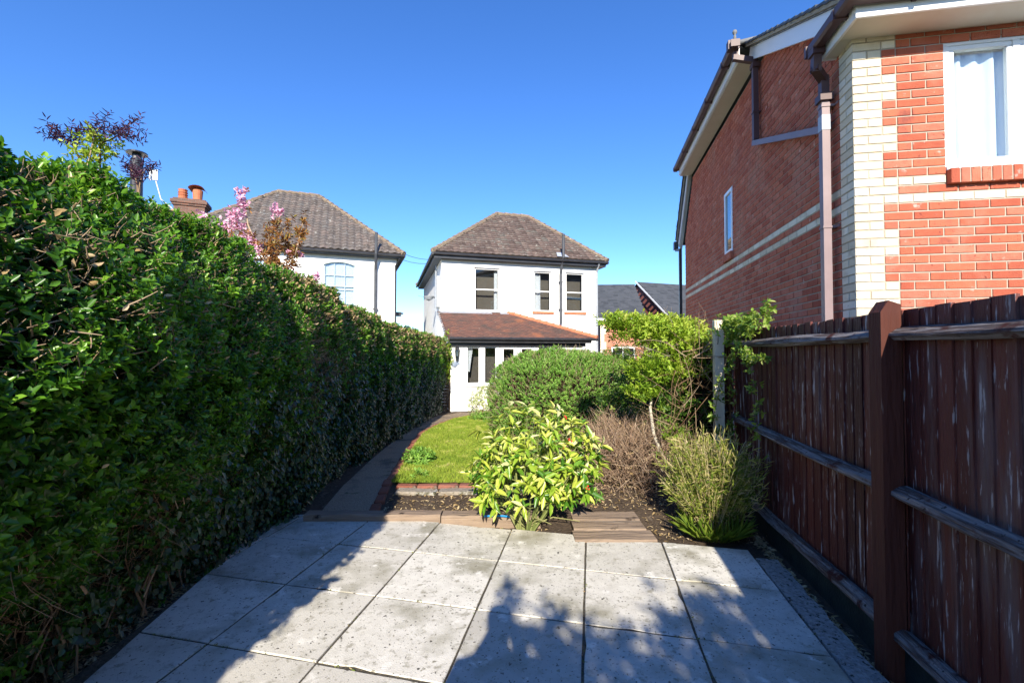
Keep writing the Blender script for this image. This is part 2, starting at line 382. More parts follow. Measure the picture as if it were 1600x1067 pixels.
def sprig_leaves(P, D, n, L, spread=.9, stem=.06):
    """n leaves round each sprig: returns base, axis, normal, idx"""
    N_ = len(P); idx = np.repeat(np.arange(N_), n)
    D = unit(D); a = unit(np.cross(D, rvec(N_))); b = np.cross(D, a)
    k = np.tile(np.arange(n), N_)
    ang = k * 2.4 + np.repeat(RNG.uniform(0, 6.28, N_), n)
    rad = a[idx] * np.cos(ang)[:, None] + b[idx] * np.sin(ang)[:, None]
    tt = (k / max(1, n - 1))[:, None]
    base = P[idx] + D[idx] * stem * tt
    ax = unit(D[idx] * (.35 + .8 * tt) + rad * spread + rvec(len(idx)) * .25)
    nr = unit(D[idx] + rvec(len(idx)) * .35)
    return base, ax, nr, idx

def vnoise(x, y, z=0.0, s=1.0, seed=0.0):
    """cheap smooth lumps"""
    x = x * s + seed; y = y * s + seed * 1.7; z = z * s
    return (np.sin(1.7 * x + 1.3 * y + .9 * z) + np.sin(-1.1 * x + 2.3 * y + 1.9 * z + 1.3) + np.sin(2.9 * x - .7 * y + 2.6 * z + 4.1)
            + .6 * np.sin(4.7 * x + 3.9 * y - 3.3 * z) + .5 * np.sin(-6.1 * x + 5.3 * y + 4.9 * z + 2)) / 4.1

# ------------------------------------------------------------------ ground levels
def gz(y):
    return float(np.interp(y, [-50, 4.0, 4.3, 4.9, 13.5, 60], [-.05, -.05, .02, .07, -.27, -.27]))
def gza(y): return np.interp(y, [-50, 4.0, 4.3, 4.9, 13.5, 60], [-.05, -.05, .02, .07, -.27, -.27])
def sheet(name, poly_fn, ys, nx, off, m, parent=None, jit=0.0):
    """sheet following gz: poly_fn(y) -> (x0,x1)"""
    vs = []; fs = []
    for y in ys:
        x0, x1 = poly_fn(y)
        for i in range(nx + 1):
            x = x0 + (x1 - x0) * i / nx
            vs.append((x, y, gz(y) + off + (random.uniform(-jit, jit) if 0 < i < nx else 0)))
    for r in range(len(ys) - 1):
        for i in range(nx): a = r * (nx + 1) + i; fs.append((a, a + 1, a + nx + 2, a + nx + 1))
    b = MB(); b.add(vs, fs); return b.build(name, m, parent, smooth=True)

# ------------------------------------------------------------------ ground
ys = [-1500, -60, -8, 0, 4.0, 4.3, 4.9, 13.5, 20, 60, 1500]
tag(sheet("ground", lambda y: (-1200, 1200), ys, 2, -.012, M_field), kind='structure')
ysn = list(np.arange(-3, 14.01, .12))
tag(sheet("soil", lambda y: (-2.9, 3.2), ysn, 50, 0, M_soil, jit=.008), kind='structure')
PLy = [4.15, 5.01, 6.2, 7.16, 8.71, 10.6, 12.0, 13.2]; PLx = [-1.76, -1.80, -1.92, -1.99, -2.07, -2.10, -2.0, -1.5]
PRy = [4.15, 5.13, 6.03, 7.4, 8.71, 10.0, 11.43, 12.4, 13.2]; PRx = [-1.30, -1.40, -1.50, -1.67, -1.79, -1.73, -1.5, -1.05, -.9]
pL = lambda y: float(np.interp(y, PLy, PLx)); pR = lambda y: float(np.interp(y, PRy, PRx))
tag(sheet("path", lambda y: (pL(y), pR(y)), list(np.arange(4.2, 13.25, .1)), 10, .014, M_path, jit=.003), kind='structure')
lawn_r = lambda y: float(np.interp(y, [4.9, 6, 8, 12.6], [.95, .75, .3, -.2]))
tag(sheet("lawn", lambda y: (pR(y) + .1, lawn_r(y)), list(np.arange(4.93, 12.5, .1)), 16, .026, M_turf, jit=.006), kind='structure')
# grass blades on the lawn
n = 70000
gy = 4.93 + (12.4 - 4.93) * RNG.random(n) ** 1.25
gx = np.array([pR(y) for y in gy]) + .09; gx1 = np.array([lawn_r(y) for y in gy]); gx = gx + (gx1 - gx) * RNG.random(n)
P = np.stack([gx, gy, gza(gy) + .022], 1)
A = unit(np.stack([RNG.normal(0, .55, n), RNG.normal(0, .55, n), np.ones(n)], 1))
tuft = np.clip(.5 + .5 * vnoise(gx, gy, 0, 2.6, 3), 0, 1)
rn = np.clip(.15 + .5 * tuft + .35 * (vnoise(gx, gy, 0, 5.5, 8) > .45) + RNG.normal(0, .17, n), 0, 1)
o = leaves("grass", P, A, rvec(n), RNG.uniform(.022, .045, n) * (.75 + .6 * (1 - tuft)), np.full(n, .0055), rn, M_grass, fold=.1)
tag(o, "short sunlit grass of the lawn beside the path", "grass", kind='stuff')

# ------------------------------------------------------------------ patio of square slabs
GA = R(9.74)
gvec = Vector((math.sin(GA), math.cos(GA))); grv = Vector((math.cos(GA), -math.sin(GA)))
def G2(D, s): p = gvec * s + grv * D; return (p.x, p.y)
cols = [-3.25, -2.6, -1.95, -1.31, -.66, -.04, .55, 1.175]
rows = [3.80, 3.205, 2.58, 1.97, 1.35, .73, .11, -.51, -1.13, -1.75, -2.37]
def clip(poly, a, b):
    """keep the part to the right of the directed line a->b"""
    out = []; f = lambda p: (b[0] - a[0]) * (p[1] - a[1]) - (b[1] - a[1]) * (p[0] - a[0])
    for i in range(len(poly)):
        p, q = poly[i], poly[(i + 1) % len(poly)]; fp, fq = f(p), f(q)
        if fp <= 0: out.append(p)
        if fp * fq < 0: t = fp / (fp - fq); out.append((p[0] + (q[0] - p[0]) * t, p[1] + (q[1] - p[1]) * t))
    return out
pb = MB(); sh = .055; gap = .0050
for ci in range(len(cols) - 1):
    for ri in range(len(rows) - 1):
        d0, d1 = cols[ci] + gap, cols[ci + 1] - gap
        j = random.uniform(-.004, .004)
        s1, s0 = rows[ri] - gap + j, rows[ri + 1] + gap + j
        poly = [(d0, s0), (d1, s0), (d1, s1), (d0, s1)]
        poly = [G2(d, s - sh * d) for d, s in poly]
        poly = clip(poly, (-1.72, .1), (-1.945, 2.06)); poly = clip(poly, (-1.945, 2.06), (-2.215, 4.36))
        if len(poly) < 3: continue
        cx = sum(p[0] for p in poly) / len(poly); cy = sum(p[1] for p in poly) / len(poly)
        tx, ty, tz = random.uniform(-.006, .006), random.uniform(-.006, .006), random.uniform(-.003, .003)
        zz = lambda p, dz: tz + dz + (p[0] - cx) * tx + (p[1] - cy) * ty
        sub = []
        for i in range(len(poly)):
            p, q = poly[i], poly[(i + 1) % len(poly)]
            for k in range(7):
                t = k / 7; x = p[0] + (q[0] - p[0]) * t; y = p[1] + (q[1] - p[1]) * t
                w_ = .0035 * (random.random() if k else .3) + (.012 if random.random() < .03 and k else 0)
                l = math.hypot(cx - x, cy - y); sub.append((x + (cx - x) / l * w_, y + (cy - y) / l * w_))
        m_ = len(sub)
        ins = [(cx + (p[0] - cx) * .992, cy + (p[1] - cy) * .992) for p in sub]
        vs = [(p[0], p[1], zz(p, -.05)) for p in sub] + [(p[0], p[1], zz(p, -.0025)) for p in sub] + [(p[0], p[1], zz(p, 0)) for p in ins]
        fs = [(i, (i + 1) % m_, m_ + (i + 1) % m_, m_ + i) for i in range(m_)] + [(m_ + i, m_ + (i + 1) % m_, 2 * m_ + (i + 1) % m_, 2 * m_ + i) for i in range(m_)] + [tuple(range(2 * m_, 3 * m_))]
        pb.add(vs, fs)
tag(pb.build("patio", M_slab), "square pale concrete slabs of the patio, stained and partly shaded", "patio", kind='structure')
# sandy joints under the slabs
jb = MB(); jb.add([(*G2(-2.75, 3.75), -.0065), (*G2(1.17, 3.70), -.0065), (*G2(1.17, -2.2), -.0065), (*G2(-1.6, -2.2), -.0065)], [(0, 1, 2, 3)])
tag(jb.build("bedding_sand", mat("joint_sand", [(.05, .042, .03), (.12, .105, .08)], rough=.95, noise=25, bump=.6)), kind='structure')
# weeds, moss and grit caught in the joints
n = 1500; dd_ = np.empty(n); ss_ = np.empty(n)
for i in range(n):
    if random.random() < .5: dd_[i] = random.choice(cols[1:]) ; ss_[i] = random.uniform(.5, 3.75) 
    else: dd_[i] = random.uniform(-2.6, 1.1); ss_[i] = random.choice(rows[:6]) - sh * dd_[i]
kp = vnoise(dd_ * 2.0, ss_ * 2.0, 0, 2.0, 6) > .12; dd_, ss_ = dd_[kp], ss_[kp]; n = len(dd_)
P = np.stack([gvec.x * ss_ + grv.x * dd_, gvec.y * ss_ + grv.y * dd_, np.full(n, -.004)], 1) + RNG.normal(0, .004, (n, 3)) * np.array([1, 1, 0])
kp = P[:, 0] > -1.72 - .22 * (P[:, 1] - .1) / 2.2; P = P[kp]; n = len(P); L = RNG.uniform(.006, .022, n)
o = leaves("joint_weeds", P, unit(rvec(n) * np.array([1, 1, .5]) + np.array([0, 0, .35])), rvec(n), L, L * .4, RNG.random(n), mat("joint_weed", [(.10, .14, .03), (.20, .22, .07), (.30, .24, .13), (.22, .15, .08)], rough=.8, attr=True))
tag(o, "moss, tiny weeds and dry bits caught in the slab joints", "weeds", kind='stuff')
# rough strip
sb = MB(); vs = []; K = 60
for i in range(K + 1):
    s = 3.62 - 5.6 * i / K
    for D, z in ((1.185, -.04), (1.188, -.008), (1.25, -.006), (1.335 + random.uniform(-.012, .012), -.010), (1.35 + random.uniform(-.015, .015), -.05)):
        vs.append((*G2(D, s), z + random.uniform(-.003, .003)))
sb.add(vs, [(i * 5 + j, i * 5 + j + 1, (i + 1) * 5 + j + 1, (i + 1) * 5 + j) for i in range(K) for j in range(4)])
tag(sb.build("kerb_strip", M_strip), kind='structure')

# ------------------------------------------------------------------ timbers, edging
def rough_beam(mb, x0, x1, y0, y1, z0, z1, K=14, jit=.004, mi=0, wob=None):
    vs = []
    for i in range(K + 1):
        x = x0 + (x1 - x0) * i / K
        for (y, z) in ((y0, z0), (y0, z1 - .012), (y0 + .012, z1), (y1 - .012, z1), (y1, z1 - .012), (y1, z0)):
            vs.append((x, y + random.uniform(-jit, jit), z + random.uniform(-jit, jit)))
    fs = [(i * 6 + j, i * 6 + (j + 1) % 6, (i + 1) * 6 + (j + 1) % 6, (i + 1) * 6 + j) for i in range(K) for j in range(6)]
    fs += [tuple(range(5, -1, -1)), tuple(range(K * 6, K * 6 + 6))]
    mb.add(vs, fs, mi)
b = MB(); rough_beam(b, -1.85, -.635, 4.065, 4.20, -.05, .056); o = b.build("timber_sleeper", M_sleeper)
tag(o, "long weathered timber sleeper along the patio edge, running out from the hedge", "timber sleeper", "timbers along the patio edge")
b = MB(); rough_beam(b, -.62, .25, 4.02, 4.17, -.05, .062); o = b.build("timber_sleeper", M_sleeper)
tag(o, "cracked timber sleeper behind the foot of the spotted laurel", "timber sleeper", "timbers along the patio edge")
for i, (y0, y1, lab) in enumerate(((3.63, 3.84, "wide weathered board lying flat against the patio slabs right of the laurel"),
                                   (3.85, 4.06, "middle one of three flat weathered boards right of the laurel"),
                                   (4.07, 4.28, "rear one of three flat weathered boards, nearest the dead brush"))):
    b = MB(); rough_beam(b, .50 + .02 * i, 1.14 + random.uniform(-.02, .02) - .0 * i, y0, y1, -.04, .015, jit=.002); o = b.build("wooden_board", M_sleeper)
    tag(o, lab, "board", "flat boards beside the laurel")
# brick edging across the lawn front, and stones below it
def brick_piece(name, x, y, z, L_, W_, H_, rz, m, label, cat, group):
    b = MB(); b.box(-L_ / 2, L_ / 2, -W_ / 2, W_ / 2, 0, H_, bev=.012, r=random.random())
    b.v = [(v[0] + random.uniform(-.003, .003), v[1] + random.uniform(-.003, .003), v[2] + random.uniform(-.003, .003)) for v in b.v]
    o = b.build(name, m); o.location = (x, y, z); o.rotation_euler = (random.uniform(-.03, .03), random.uniform(-.03, .03), R(rz)); return tag(o, label, cat, group)
for i in range(8):
    x = -1.12 + .222 * i
    brick_piece("edging_brick", x, 4.86 + random.uniform(-.008, .008), .02, .212, .10, .075, random.uniform(-2, 2), M_redbed,
                "old red brick laid end to end along the front edge of the lawn", "brick", "bricks along the front edge of the lawn")
for i in range(4):
    x = -.98 + .44 * i
    brick_piece("edging_stone", x, 4.72 + random.uniform(-.01, .01), .036, .42, .15, .045, random.uniform(-2, 2), M_stone,
                "pale mossy stone slab set just below the lawn's brick edging", "stone", "stones below the brick edging")
k = 0; y = 4.3
while y < 12.1:
    x = pR(y) + .045; dx = pR(y + .2) - pR(y)
    brick_piece("path_brick", x + random.uniform(-.012, .012), y, gz(y) - .028 + random.uniform(-.008, .004), .205, .095, .06, 90 + math.degrees(-math.atan2(dx, .2)) + random.uniform(-3, 3), M_redbed,
                "old red brick set along the path's edge against the lawn", "brick", "bricks edging the path")
    y += .215
# blue strap
b = MB(); b.tube([(-.24, 4.0, .07), (-.17, 3.985, .078), (-.08, 4.0, .072), (0.0, 3.98, .07)], .008, 6)
tag(b.build("plastic_strap", M_blue), "bright blue plastic strap lying by the laurel's foot", "strap")

# ------------------------------------------------------------------ brickwork
def brick_wall(mb, toXYZ, rows_k, interval_fn, quoin_fn, ch=.079, bl=.237, d=.009, band=()):
    """interval_fn(zc) -> list of (u0,u1) for the row; quoin_fn(k) -> cream until u < q"""
    for k in rows_k:
        z0, z1 = k * ch, (k + 1) * ch; mo = .0055
        for (a, b) in interval_fn((z0 + z1) / 2):
            edges = [a, b]; q = quoin_fn(k)
            if a < q < b: edges.append(q)
            n0 = math.floor(a / bl) - 1; off = (k % 2) * bl / 2
            for n_ in range(n0, int(b / bl) + 2):
                u = n_ * bl + off
                if a + .035 < u < b - .035 and abs(u - q) > .045: edges.append(u)
            edges.sort()
            for u0, u1 in zip(edges[:-1], edges[1:]):
                if u1 - u0 < .02: continue
                mi = 1 if ((u0 + u1) / 2 < q or k in band) else 0
                f0 = u0 + (mo if u0 > a + 1e-6 else 0); f1 = u1 - (mo if u1 < b - 1e-6 else 0)
                e = .0025; j = random.uniform(-.0015, .0015)
                pts = [(f0, d, z0 + mo), (f1, d, z0 + mo), (f1, d, z1 - mo), (f0, d, z1 - mo),
                       (f0 + e, j, z0 + mo + e), (f1 - e, j, z0 + mo + e), (f1 - e, j, z1 - mo - e), (f0 + e, j, z1 - mo - e)]
                mb.add([toXYZ(*p) for p in pts], [(4, 5, 6, 7), (0, 1, 5, 4), (1, 2, 6, 5), (2, 3, 7, 6), (3, 0, 4, 7)], mi)

def wall_grid(mb, x0, x1, z0, z1, ops, y, reveal, toXYZ=lambda u, d, z: (u, d, z), mi=0, mir=None):
    """flat wall with rectangular openings (u0,u1,z0,z1) and reveals going in by 'reveal'"""
    xs = sorted({x0, x1, *[v for o in ops for v in o[:2]]}); zs = sorted({z0, z1, *[v for o in ops for v in o[2:]]})
    for a, b in zip(xs[:-1], xs[1:]):
        for c, d in zip(zs[:-1], zs[1:]):
            mx, mz = (a + b) / 2, (c + d) / 2
            if any(o[0] < mx < o[1] and o[2] < mz < o[3] for o in ops): continue
            mb.add([toXYZ(a, y, c), toXYZ(b, y, c), toXYZ(b, y, d), toXYZ(a, y, d)], [(0, 1, 2, 3)], mi)
    mir = mi if mir is None else mir
    for (a, b, c, d) in ops:
        y2 = y + reveal
        for q in (((a, c), (b, c)), ((b, c), (b, d)), ((b, d), (a, d)), ((a, d), (a, c))):
            mb.add([toXYZ(q[0][0], y, q[0][1]), toXYZ(q[1][0], y, q[1][1]), toXYZ(q[1][0], y2, q[1][1]), toXYZ(q[0][0], y2, q[0][1])], [(0, 1, 2, 3)], mir)

def in_poly(u, v, poly):
    c = False; n_ = len(poly)
    for i in range(n_):
        x1, y1 = poly[i]; x2, y2 = poly[(i + 1) % n_]
        if (y1 > v) != (y2 > v) and u < (x2 - x1) * (v - y1) / (y2 - y1) + x1: c = not c
    return c

def tile_slope(mb, O, U, V, poly, tw, th, lift, prof, thick=.012, stag=0):
    """roof tiles as real pieces: O origin, U along the eave, V up the slope; poly in (u,v)"""
    O = Vector(O); U = Vector(U).normalized(); V = Vector(V).normalized(); Nn = U.cross(V).normalized()
    if Nn.z < 0: Nn = -Nn
    us = [p[0] for p in poly]; vs_ = [p[1] for p in poly]
    r = 0; v = min(vs_)
    while v < max(vs_) - th * .3:
        u = min(us) - tw + (tw / 2 * (r % 2) * stag)
        while u < max(us) + tw:
            if in_poly(u + tw / 2, min(v + th / 2, max(vs_) - .01), poly):
                n_ = len(prof) - 1; j = random.uniform(-.006, .006); pts = []
                for i, h in enumerate(prof):
                    uu = u + tw * i / n_
                    pts += [O + U * uu + V * (v + j) + Nn * (h + lift), O + U * uu + V * (v + th * 1.04) + Nn * (h + .004),
                            O + U * uu + V * (v + j) + Nn * (h + lift - thick)]
                fs = []
                for i in range(n_):
                    a = i * 3; fs += [(a, a + 3, a + 4, a + 1), (a, a + 2, a + 5, a + 3)]
                mb.add(pts, fs)
            u += tw
        v += th; r += 1

def sash_window(parent, x0, x1, z0, z1, y, fr, arch=0.0, name="window", curtain=None, mid=.5, mats=None, mullions=0, bars=0):
    """sash window in local XZ: frame (part), pane and curtain as sub-parts; y = face of the frame"""
    mf, mg = mats or (M_paintw, GLASS)
    b = MB(); t = .055
    b.box(x0, x1, y, y + .06, z0, z0 + t * .9, bev=.004); b.box(x0, x1, y, y + .06, z1 - t, z1, bev=.004)
    b.box(x0, x0 + t, y - .002, y + .058, z0 + t * .9, z1 - t, bev=.004); b.box(x1 - t, x1, y - .002, y + .058, z0 + t * .9, z1 - t, bev=.004)
    zm = z0 + (z1 - z0) * mid
    if mid: b.box(x0 + t, x1 - t, y - .006, y + .05, zm - .02, zm + .02, bev=.003)
    for i in range(mullions):
        xm = x0 + (x1 - x0) * (i + 1) / (mullions + 1); b.box(xm - .011, xm + .011, y + .004, y + .045, z0 + t, z1 - t)
    for i in range(bars):
        zb = z0 + (z1 - z0) * (i + 1) / (bars + 1)
        if abs(zb - zm) > .06: b.box(x0 + t, x1 - t, y + .008, y + .044, zb - .010, zb + .010)
    f = b.build(name, mf, parent)
    g = MB(); g.box(x0 + t - .005, x1 - t + .005, y + .024, y + .030, z0 + t - .005, z1 - t + .005); g.build("pane", mg, f)
    if curtain:
        for (ca, cb, wv) in curtain:
            c = MB(); vs = []; K = 18
            for i in range(K + 1):
                u = ca + (cb - ca) * i / K
                for z in (z0 - .02, z0 + (z1 - z0) * .5, z1 + .02):
                    # gathered toward the bottom where wv given
                    k = 1 - wv * (z1 - z) / (z1 - z0); vs.append((ca + (u - ca) * k, y + .16 + .025 * math.sin(i * 1.9) + .01 * math.sin(i * .7), z))
            c.add(vs, [(i * 3 + j, i * 3 + 3 + j, i * 3 + 4 + j, i * 3 + 1 + j) for i in range(K) for j in range(2)])
            c.build("curtain", M_curtain, f, smooth=True)
    return f

GLASS = glass_mat("window_glass", (.80, .82, .83), .05)
GLASS2 = glass_mat("bright_window_glass", (.9, .94, .95), .10)

# ================================================================== RIGHT HOUSE (red brick)
loc = G2(2.4, 4.62)
RH = empty("brick_house", (loc[0], loc[1], 0), -9.74, "tall red brick house with cream quoins standing beyond the fence", "house")
CH = .079
side = lambda u, d, z: (d, u, z)             # u along the wall (local y), d depth inward (local +x)
front = lambda u, d, z: (u, d, z)
top_poly = [(0, 4.60), (.35, 4.78), (2.1, 5.62), (6.55, 5.62), (7.5, 4.35)]
def side_top(u): return float(np.interp(u, [p[0] for p in top_poly], [p[1] for p in top_poly]))
WIN_S = (3.60, 4.05, 3.22, 4.32)             # small side window
def side_iv(z):
    if z <= 4.36: ivs = [(0, 7.5)]
    else:
        us = np.linspace(0, 7.5, 600); ok = [u for u in us if side_top(u) > z - .02]
        if not ok: return []
        ivs = [(max(0, min(ok)), max(ok))]
    if WIN_S[2] < z < WIN_S[3]: ivs = [(ivs[0][0], WIN_S[0]), (WIN_S[1], ivs[0][1])]
    return ivs
qn = lambda k: .237 if (k // 3) % 2 else .355
b = MB(); brick_wall(b, side, range(-1, 72), side_iv, lambda k: .237, band=(36, 38))
# mortar bed
wall_grid(b, 0, 7.5, -.3, 4.345, [WIN_S], .008, .09, toXYZ=side, mi=2, mir=0)
b.add([side(u, .008, z) for u, z in ([(0, 4.345)] + top_poly + [(7.5, 4.345)])], [tuple(range(7))], 2)
b.add([(0.01, 7.5, -.3), (8, 7.5, -.3), (8, 7.5, 4.3), (.01, 7.5, 4.3)], [(0, 1, 2, 3)], 2)
b.build("side_wall", [M_red, M_cream, M_mortar], RH)
WIN_F = (.735, 2.36, 3.13, 4.30)
def front_iv(z):
    if WIN_F[2] - .15 < z < WIN_F[3]:
        if z > WIN_F[2]: return [(0, WIN_F[0]), (WIN_F[1], 6.5)]
        return [(0, WIN_F[0] + .0), (WIN_F[1] - .0, 6.5)]
    return [(0, 6.5)]
b = MB(); brick_wall(b, front, range(-1, 56), front_iv, qn, band=(36, 38))
wall_grid(b, 0, 6.5, -.3, 4.42, [WIN_F], .008, .1, toXYZ=front, mi=2, mir=0)
b.build("front_wall", [M_red, M_cream, M_mortar], RH)
# brick on edge sill
b = MB(); x = WIN_F[0] + .004
while x < WIN_F[1] - .02:
    b.box(x, x + .068, -.055, .11, 2.985, 3.118, bev=.004); x += .0785
    b.box(x - .0105, x, -.047, .10, 2.99, 3.11, mi=1)
b.build("brick_sill", [M_red, M_mortar], RH)
# window of the front
f = MB(); x0, x1, z0, z1 = WIN_F[0], WIN_F[1], 3.125, 4.30; t = .055
f.box(x0, x1, .015, .085, z0, z0 + t, bev=.004); f.box(x0, x1, .015, .085, z1 - t, z1, bev=.004); f.box(x0 - .0, x1, -.02, .02, z0 - .012, z0 + .022, bev=.004)
for xa in (x0, x0 + .545, x0 + 1.09, x1 - t): f.box(xa, xa + t, .013, .083, z0 + t, z1 - t, bev=.004)
for xa in (x0 + t, x0 + t + .545, x0 + t + 1.09):
    xb = xa + .49 if xa < x0 + 1.1 else x1 - t
    s = .042
    f.box(xa, xb, .022, .07, z0 + t, z0 + t + s, bev=.006); f.box(xa, xb, .022, .07, z1 - t - s, z1 - t, bev=.006)
    f.box(xa, xa + s, .02, .068, z0 + t + s, z1 - t - s, bev=.006); f.box(xb - s, xb, .02, .068, z0 + t + s, z1 - t - s, bev=.006)
f = f.build("window", M_upvc, RH)
g = MB(); g.box(x0 + .07, x1 - .07, .04, .046, z0 + .08, z1 - .08); g.build("pane", GLASS2, f)
c = MB(); vs = []; K = 90
for i in range(K + 1):
    u = x0 + .1 + (x1 - x0 - .1) * i / K
    for z in (z0 - .1, 3.7, z1 + .1): vs.append((u + .01 * math.sin(z * 9), .125 + .022 * math.sin(i * .9 + .6 * math.sin(i * .23)) + .012 * math.sin(i * .37 + z), z))
c.add(vs, [(i * 3 + j, i * 3 + 3 + j, i * 3 + 4 + j, i * 3 + 1 + j) for i in range(K) for j in range(2)]); c.build("curtain", M_curtain, f, smooth=True)
c = MB(); c.box(x0 - .3, x1 + .3, .5, .52, 2.9, 4.6); c.box(x0 - .3, x1 + .3, .11, .52, 4.6, 4.62); c.build("room", M_room, f)
# side window
f = MB(); a, b_, c0, c1 = WIN_S
f.box(-.012, .06, a, a + .055, c0, c1, bev=.004); f.box(-.012, .06, b_ - .055, b_, c0, c1, bev=.004); f.box(-.010, .062, a + .055, b_ - .055, c0, c0 + .055); f.box(-.010, .062, a + .055, b_ - .055, c1 - .055, c1)
f = f.build("window", M_upvc, RH)
g = MB(); g.box(.010, .016, a + .04, b_ - .04, c0 + .04, c1 - .04); g.build("pane", glass_mat("green_glass", (.35, .5, .46), .25), f)
g = MB(); g.box(.25, .27, a - .1, b_ + .1, c0 - .1, c1 + .1); g.build("blind", M_grey, f)
b = MB(); y = a - .02
while y < b_: b.box(-.05, .09, y, y + .068, c0 - .135, c0 - .005, bev=.004); y += .0785
b.build("brick_sill", M_red, RH)
# roof
rp = [(-.12, -.34, 4.60), (-.12, 2.45, 6.0), (-.34, 2.25, 5.93), (-.34, 6.75, 5.93), (-.12, 6.66, 6.0), (-.12, 7.95, 4.42), (1.3, 4.4, 6.98), (8, 4.4, 6.98), (8, -.34, 4.60), (8, 7.95, 4.42)]
b = MB(); b.add(rp, [(0, 8, 7, 6, 1), (2, 1, 6), (2, 6, 3), (3, 6, 4), (4, 6, 7, 9, 5)])
b.add([(x, y, z - .05) for x, y, z in rp], [(0, 8, 7, 6, 1), (2, 1, 6), (2, 6, 3), (3, 6, 4), (4, 6, 7, 9, 5)])
roof = b.build("roof", M_slate, RH)
# verge tiles: little ragged ends along the rake
for (p, q) in ((rp[0], rp[1]), (rp[5], rp[4])):
    b = MB(); p, q = Vector(p), Vector(q); n_ = int((q - p).length / .17)
    for i in range(n_):
        a0 = p.lerp(q, i / n_); a1 = p.lerp(q, (i + 1.15) / n_)
        b.bar(a0 + Vector((.03 + random.uniform(-.008, .008), 0, .03)), a1 + Vector((.03, 0, .012)), .16, .022, r=random.random())
        b.bar(a0 + Vector((.04, 0, -.006)), a1 + Vector((.04, 0, -.012)), .12, .04, mi=1)
    b.build("verge_tiles", [M_slate, M_mortar], roof)
b = MB(); b.lathe((-.3, 2.38, 6.02), [(.025, 0), (.02, .08), (.010, .10), (.028, .12), (.034, .14), (.026, .165), (.005, .18)], 10)
b.bar((-.30, 2.38, 5.98), (.3, 2.6, 6.2), .10, .05)
b.build("hip_finial", M_grey2, roof, smooth=True)
# bargeboards (white)
b = MB()
for p, q in (((-.075, -.30, 4.475), (-.075, 2.42, 5.86)), ((-.075, 7.9, 4.30), (-.075, 6.68, 5.86))):
    b = MB(); b.bar(p, q, .03, .20); q2 = (-.03, q[1], q[2] - .09); b.bar((-.03, p[1], p[2] - .08), q2, .07, .02); b.build("bargeboard", M_upvc, RH)
b = MB(); b.box(-.285, -.262, 2.3, 6.72, 5.72, 5.90); b.build("fascia", M_upvc, RH)
b = MB(); b.box(-.262, .0, 2.3, 6.72, 5.70, 5.716); b.box(-.11, 6.6, -.298, .0, 4.385, 4.40); b.box(-.11, -.0, .002, .26, 4.385, 4.40); b.build("soffit", M_soffit, RH)
b = MB(); b.box(-.135, 6.6, -.325, -.300, 4.37, 4.56, bev=.004); b.box(-.137, -.112, -.299, .26, 4.372, 4.60); b.box(-.137, .0, .262, .28, 4.372, 4.60); b.build("fascia", M_upvc, RH)
def gutter(mb, a, b_, w_=.11, h_=.085):
    a = Vector(a); b_ = Vector(b_); d = (b_ - a).normalized(); s = d.cross(Vector((0, 0, 1))).normalized()
    prof = [(-.5, 1), (-.5, .25), (-.32, 0), (.32, 0), (.5, .25), (.5, 1), (.44, 1), (.44, .28), (.3, .06), (-.3, .06), (-.44, .28), (-.44, 1)]
    vs = [p + s * (u * w_) + Vector((0, 0, v * h_)) for p in (a, b_) for u, v in prof]; n_ = len(prof)
    mb.add(vs, [(i, (i + 1) % n_, n_ + (i + 1) % n_, n_ + i) for i in range(n_)])
    L_ = (b_ - a).length; k = .5
    while k < L_:
        c_ = a + d * k; mb.bar(c_ - d * .02 + Vector((0, 0, h_ * .42)), c_ + d * .02 + Vector((0, 0, h_ * .42)), w_ * 1.14, h_ * 1.05); k += 1.0
b = MB(); gutter(b, (-.35, 2.2, 5.84), (-.35, 6.8, 5.84)); b.bar((-.35, 2.18, 5.885), (-.35, 2.2, 5.885), .12, .1); g1 = b.build("gutter", M_brown, RH)
b = MB(); gutter(b, (-.20, -.385, 4.46), (6.6, -.385, 4.46)); gutter(b, (-.20, .30, 4.445), (-.20, -.44, 4.46)); b.bar((-.20, .33, 4.49), (-.20, .29, 4.49), .13, .11)
g2 = b.build("gutter", M_brown, RH)
b = MB(); gutter(b, (-.12, 8.02, 4.33), (-.12 + 2.5, 8.02, 4.33)); b.box(-.19, -.08, 7.95, 8.1, 4.22, 4.42); b.build("gutter", M_black, RH)
# downpipes
S_ = .072
def spipe(mb, pts, w_=S_, mi=0):
    for p, q in zip(pts[:-1], pts[1:]):
        p, q = Vector(p), Vector(q); d = (q - p).normalized(); mb.bar(p - d * w_ * .45, q + d * w_ * .45, w_, w_, mi=mi, up=(0, 1, .01) if abs(d.z) > .9 else (0, 0, 1))
b = MB(); b.bar((-.20, .22, 4.40), (-.20, .22, 4.46), .11, .11, up=(0, 1, 0))
spipe(b, [(-.20, .22, 4.44), (-.20, .24, 4.28), (-.085, .34, 4.22), (-.085, .34, 4.02)])
b.box(-.145, -.025, .275, .395, 3.99, 4.06)
b.build("pipe_elbow", M_brown, RH)
b = MB(); b.bar((-.085, .34, -.2), (-.085, .34, 4.0), S_, S_, up=(0, 1, 0))
for z in (.6, 1.7, 2.72, 3.93):
    b.box(-.128, -.0, .297, .383, z, z + .022); b.box(-.01, .004, .25, .43, z, z + .022)
pp = b.build("downpipe", M_mauve, RH)
b = MB(); b.box(-.125, -.045, .300, .380, 3.70, 3.85); b.build("pipe_joint", M_grey, pp)
b = MB(); spipe(b, [(-.31, 2.32, 5.84), (-.31, 2.32, 5.74), (-.06, 2.30, 5.66), (-.06, 2.30, 4.55)]); b.box(-.11, -.0, 2.24, 2.36, 5.55, 5.62); b.box(-.105, 0, 2.255, 2.345, 4.9, 4.92)
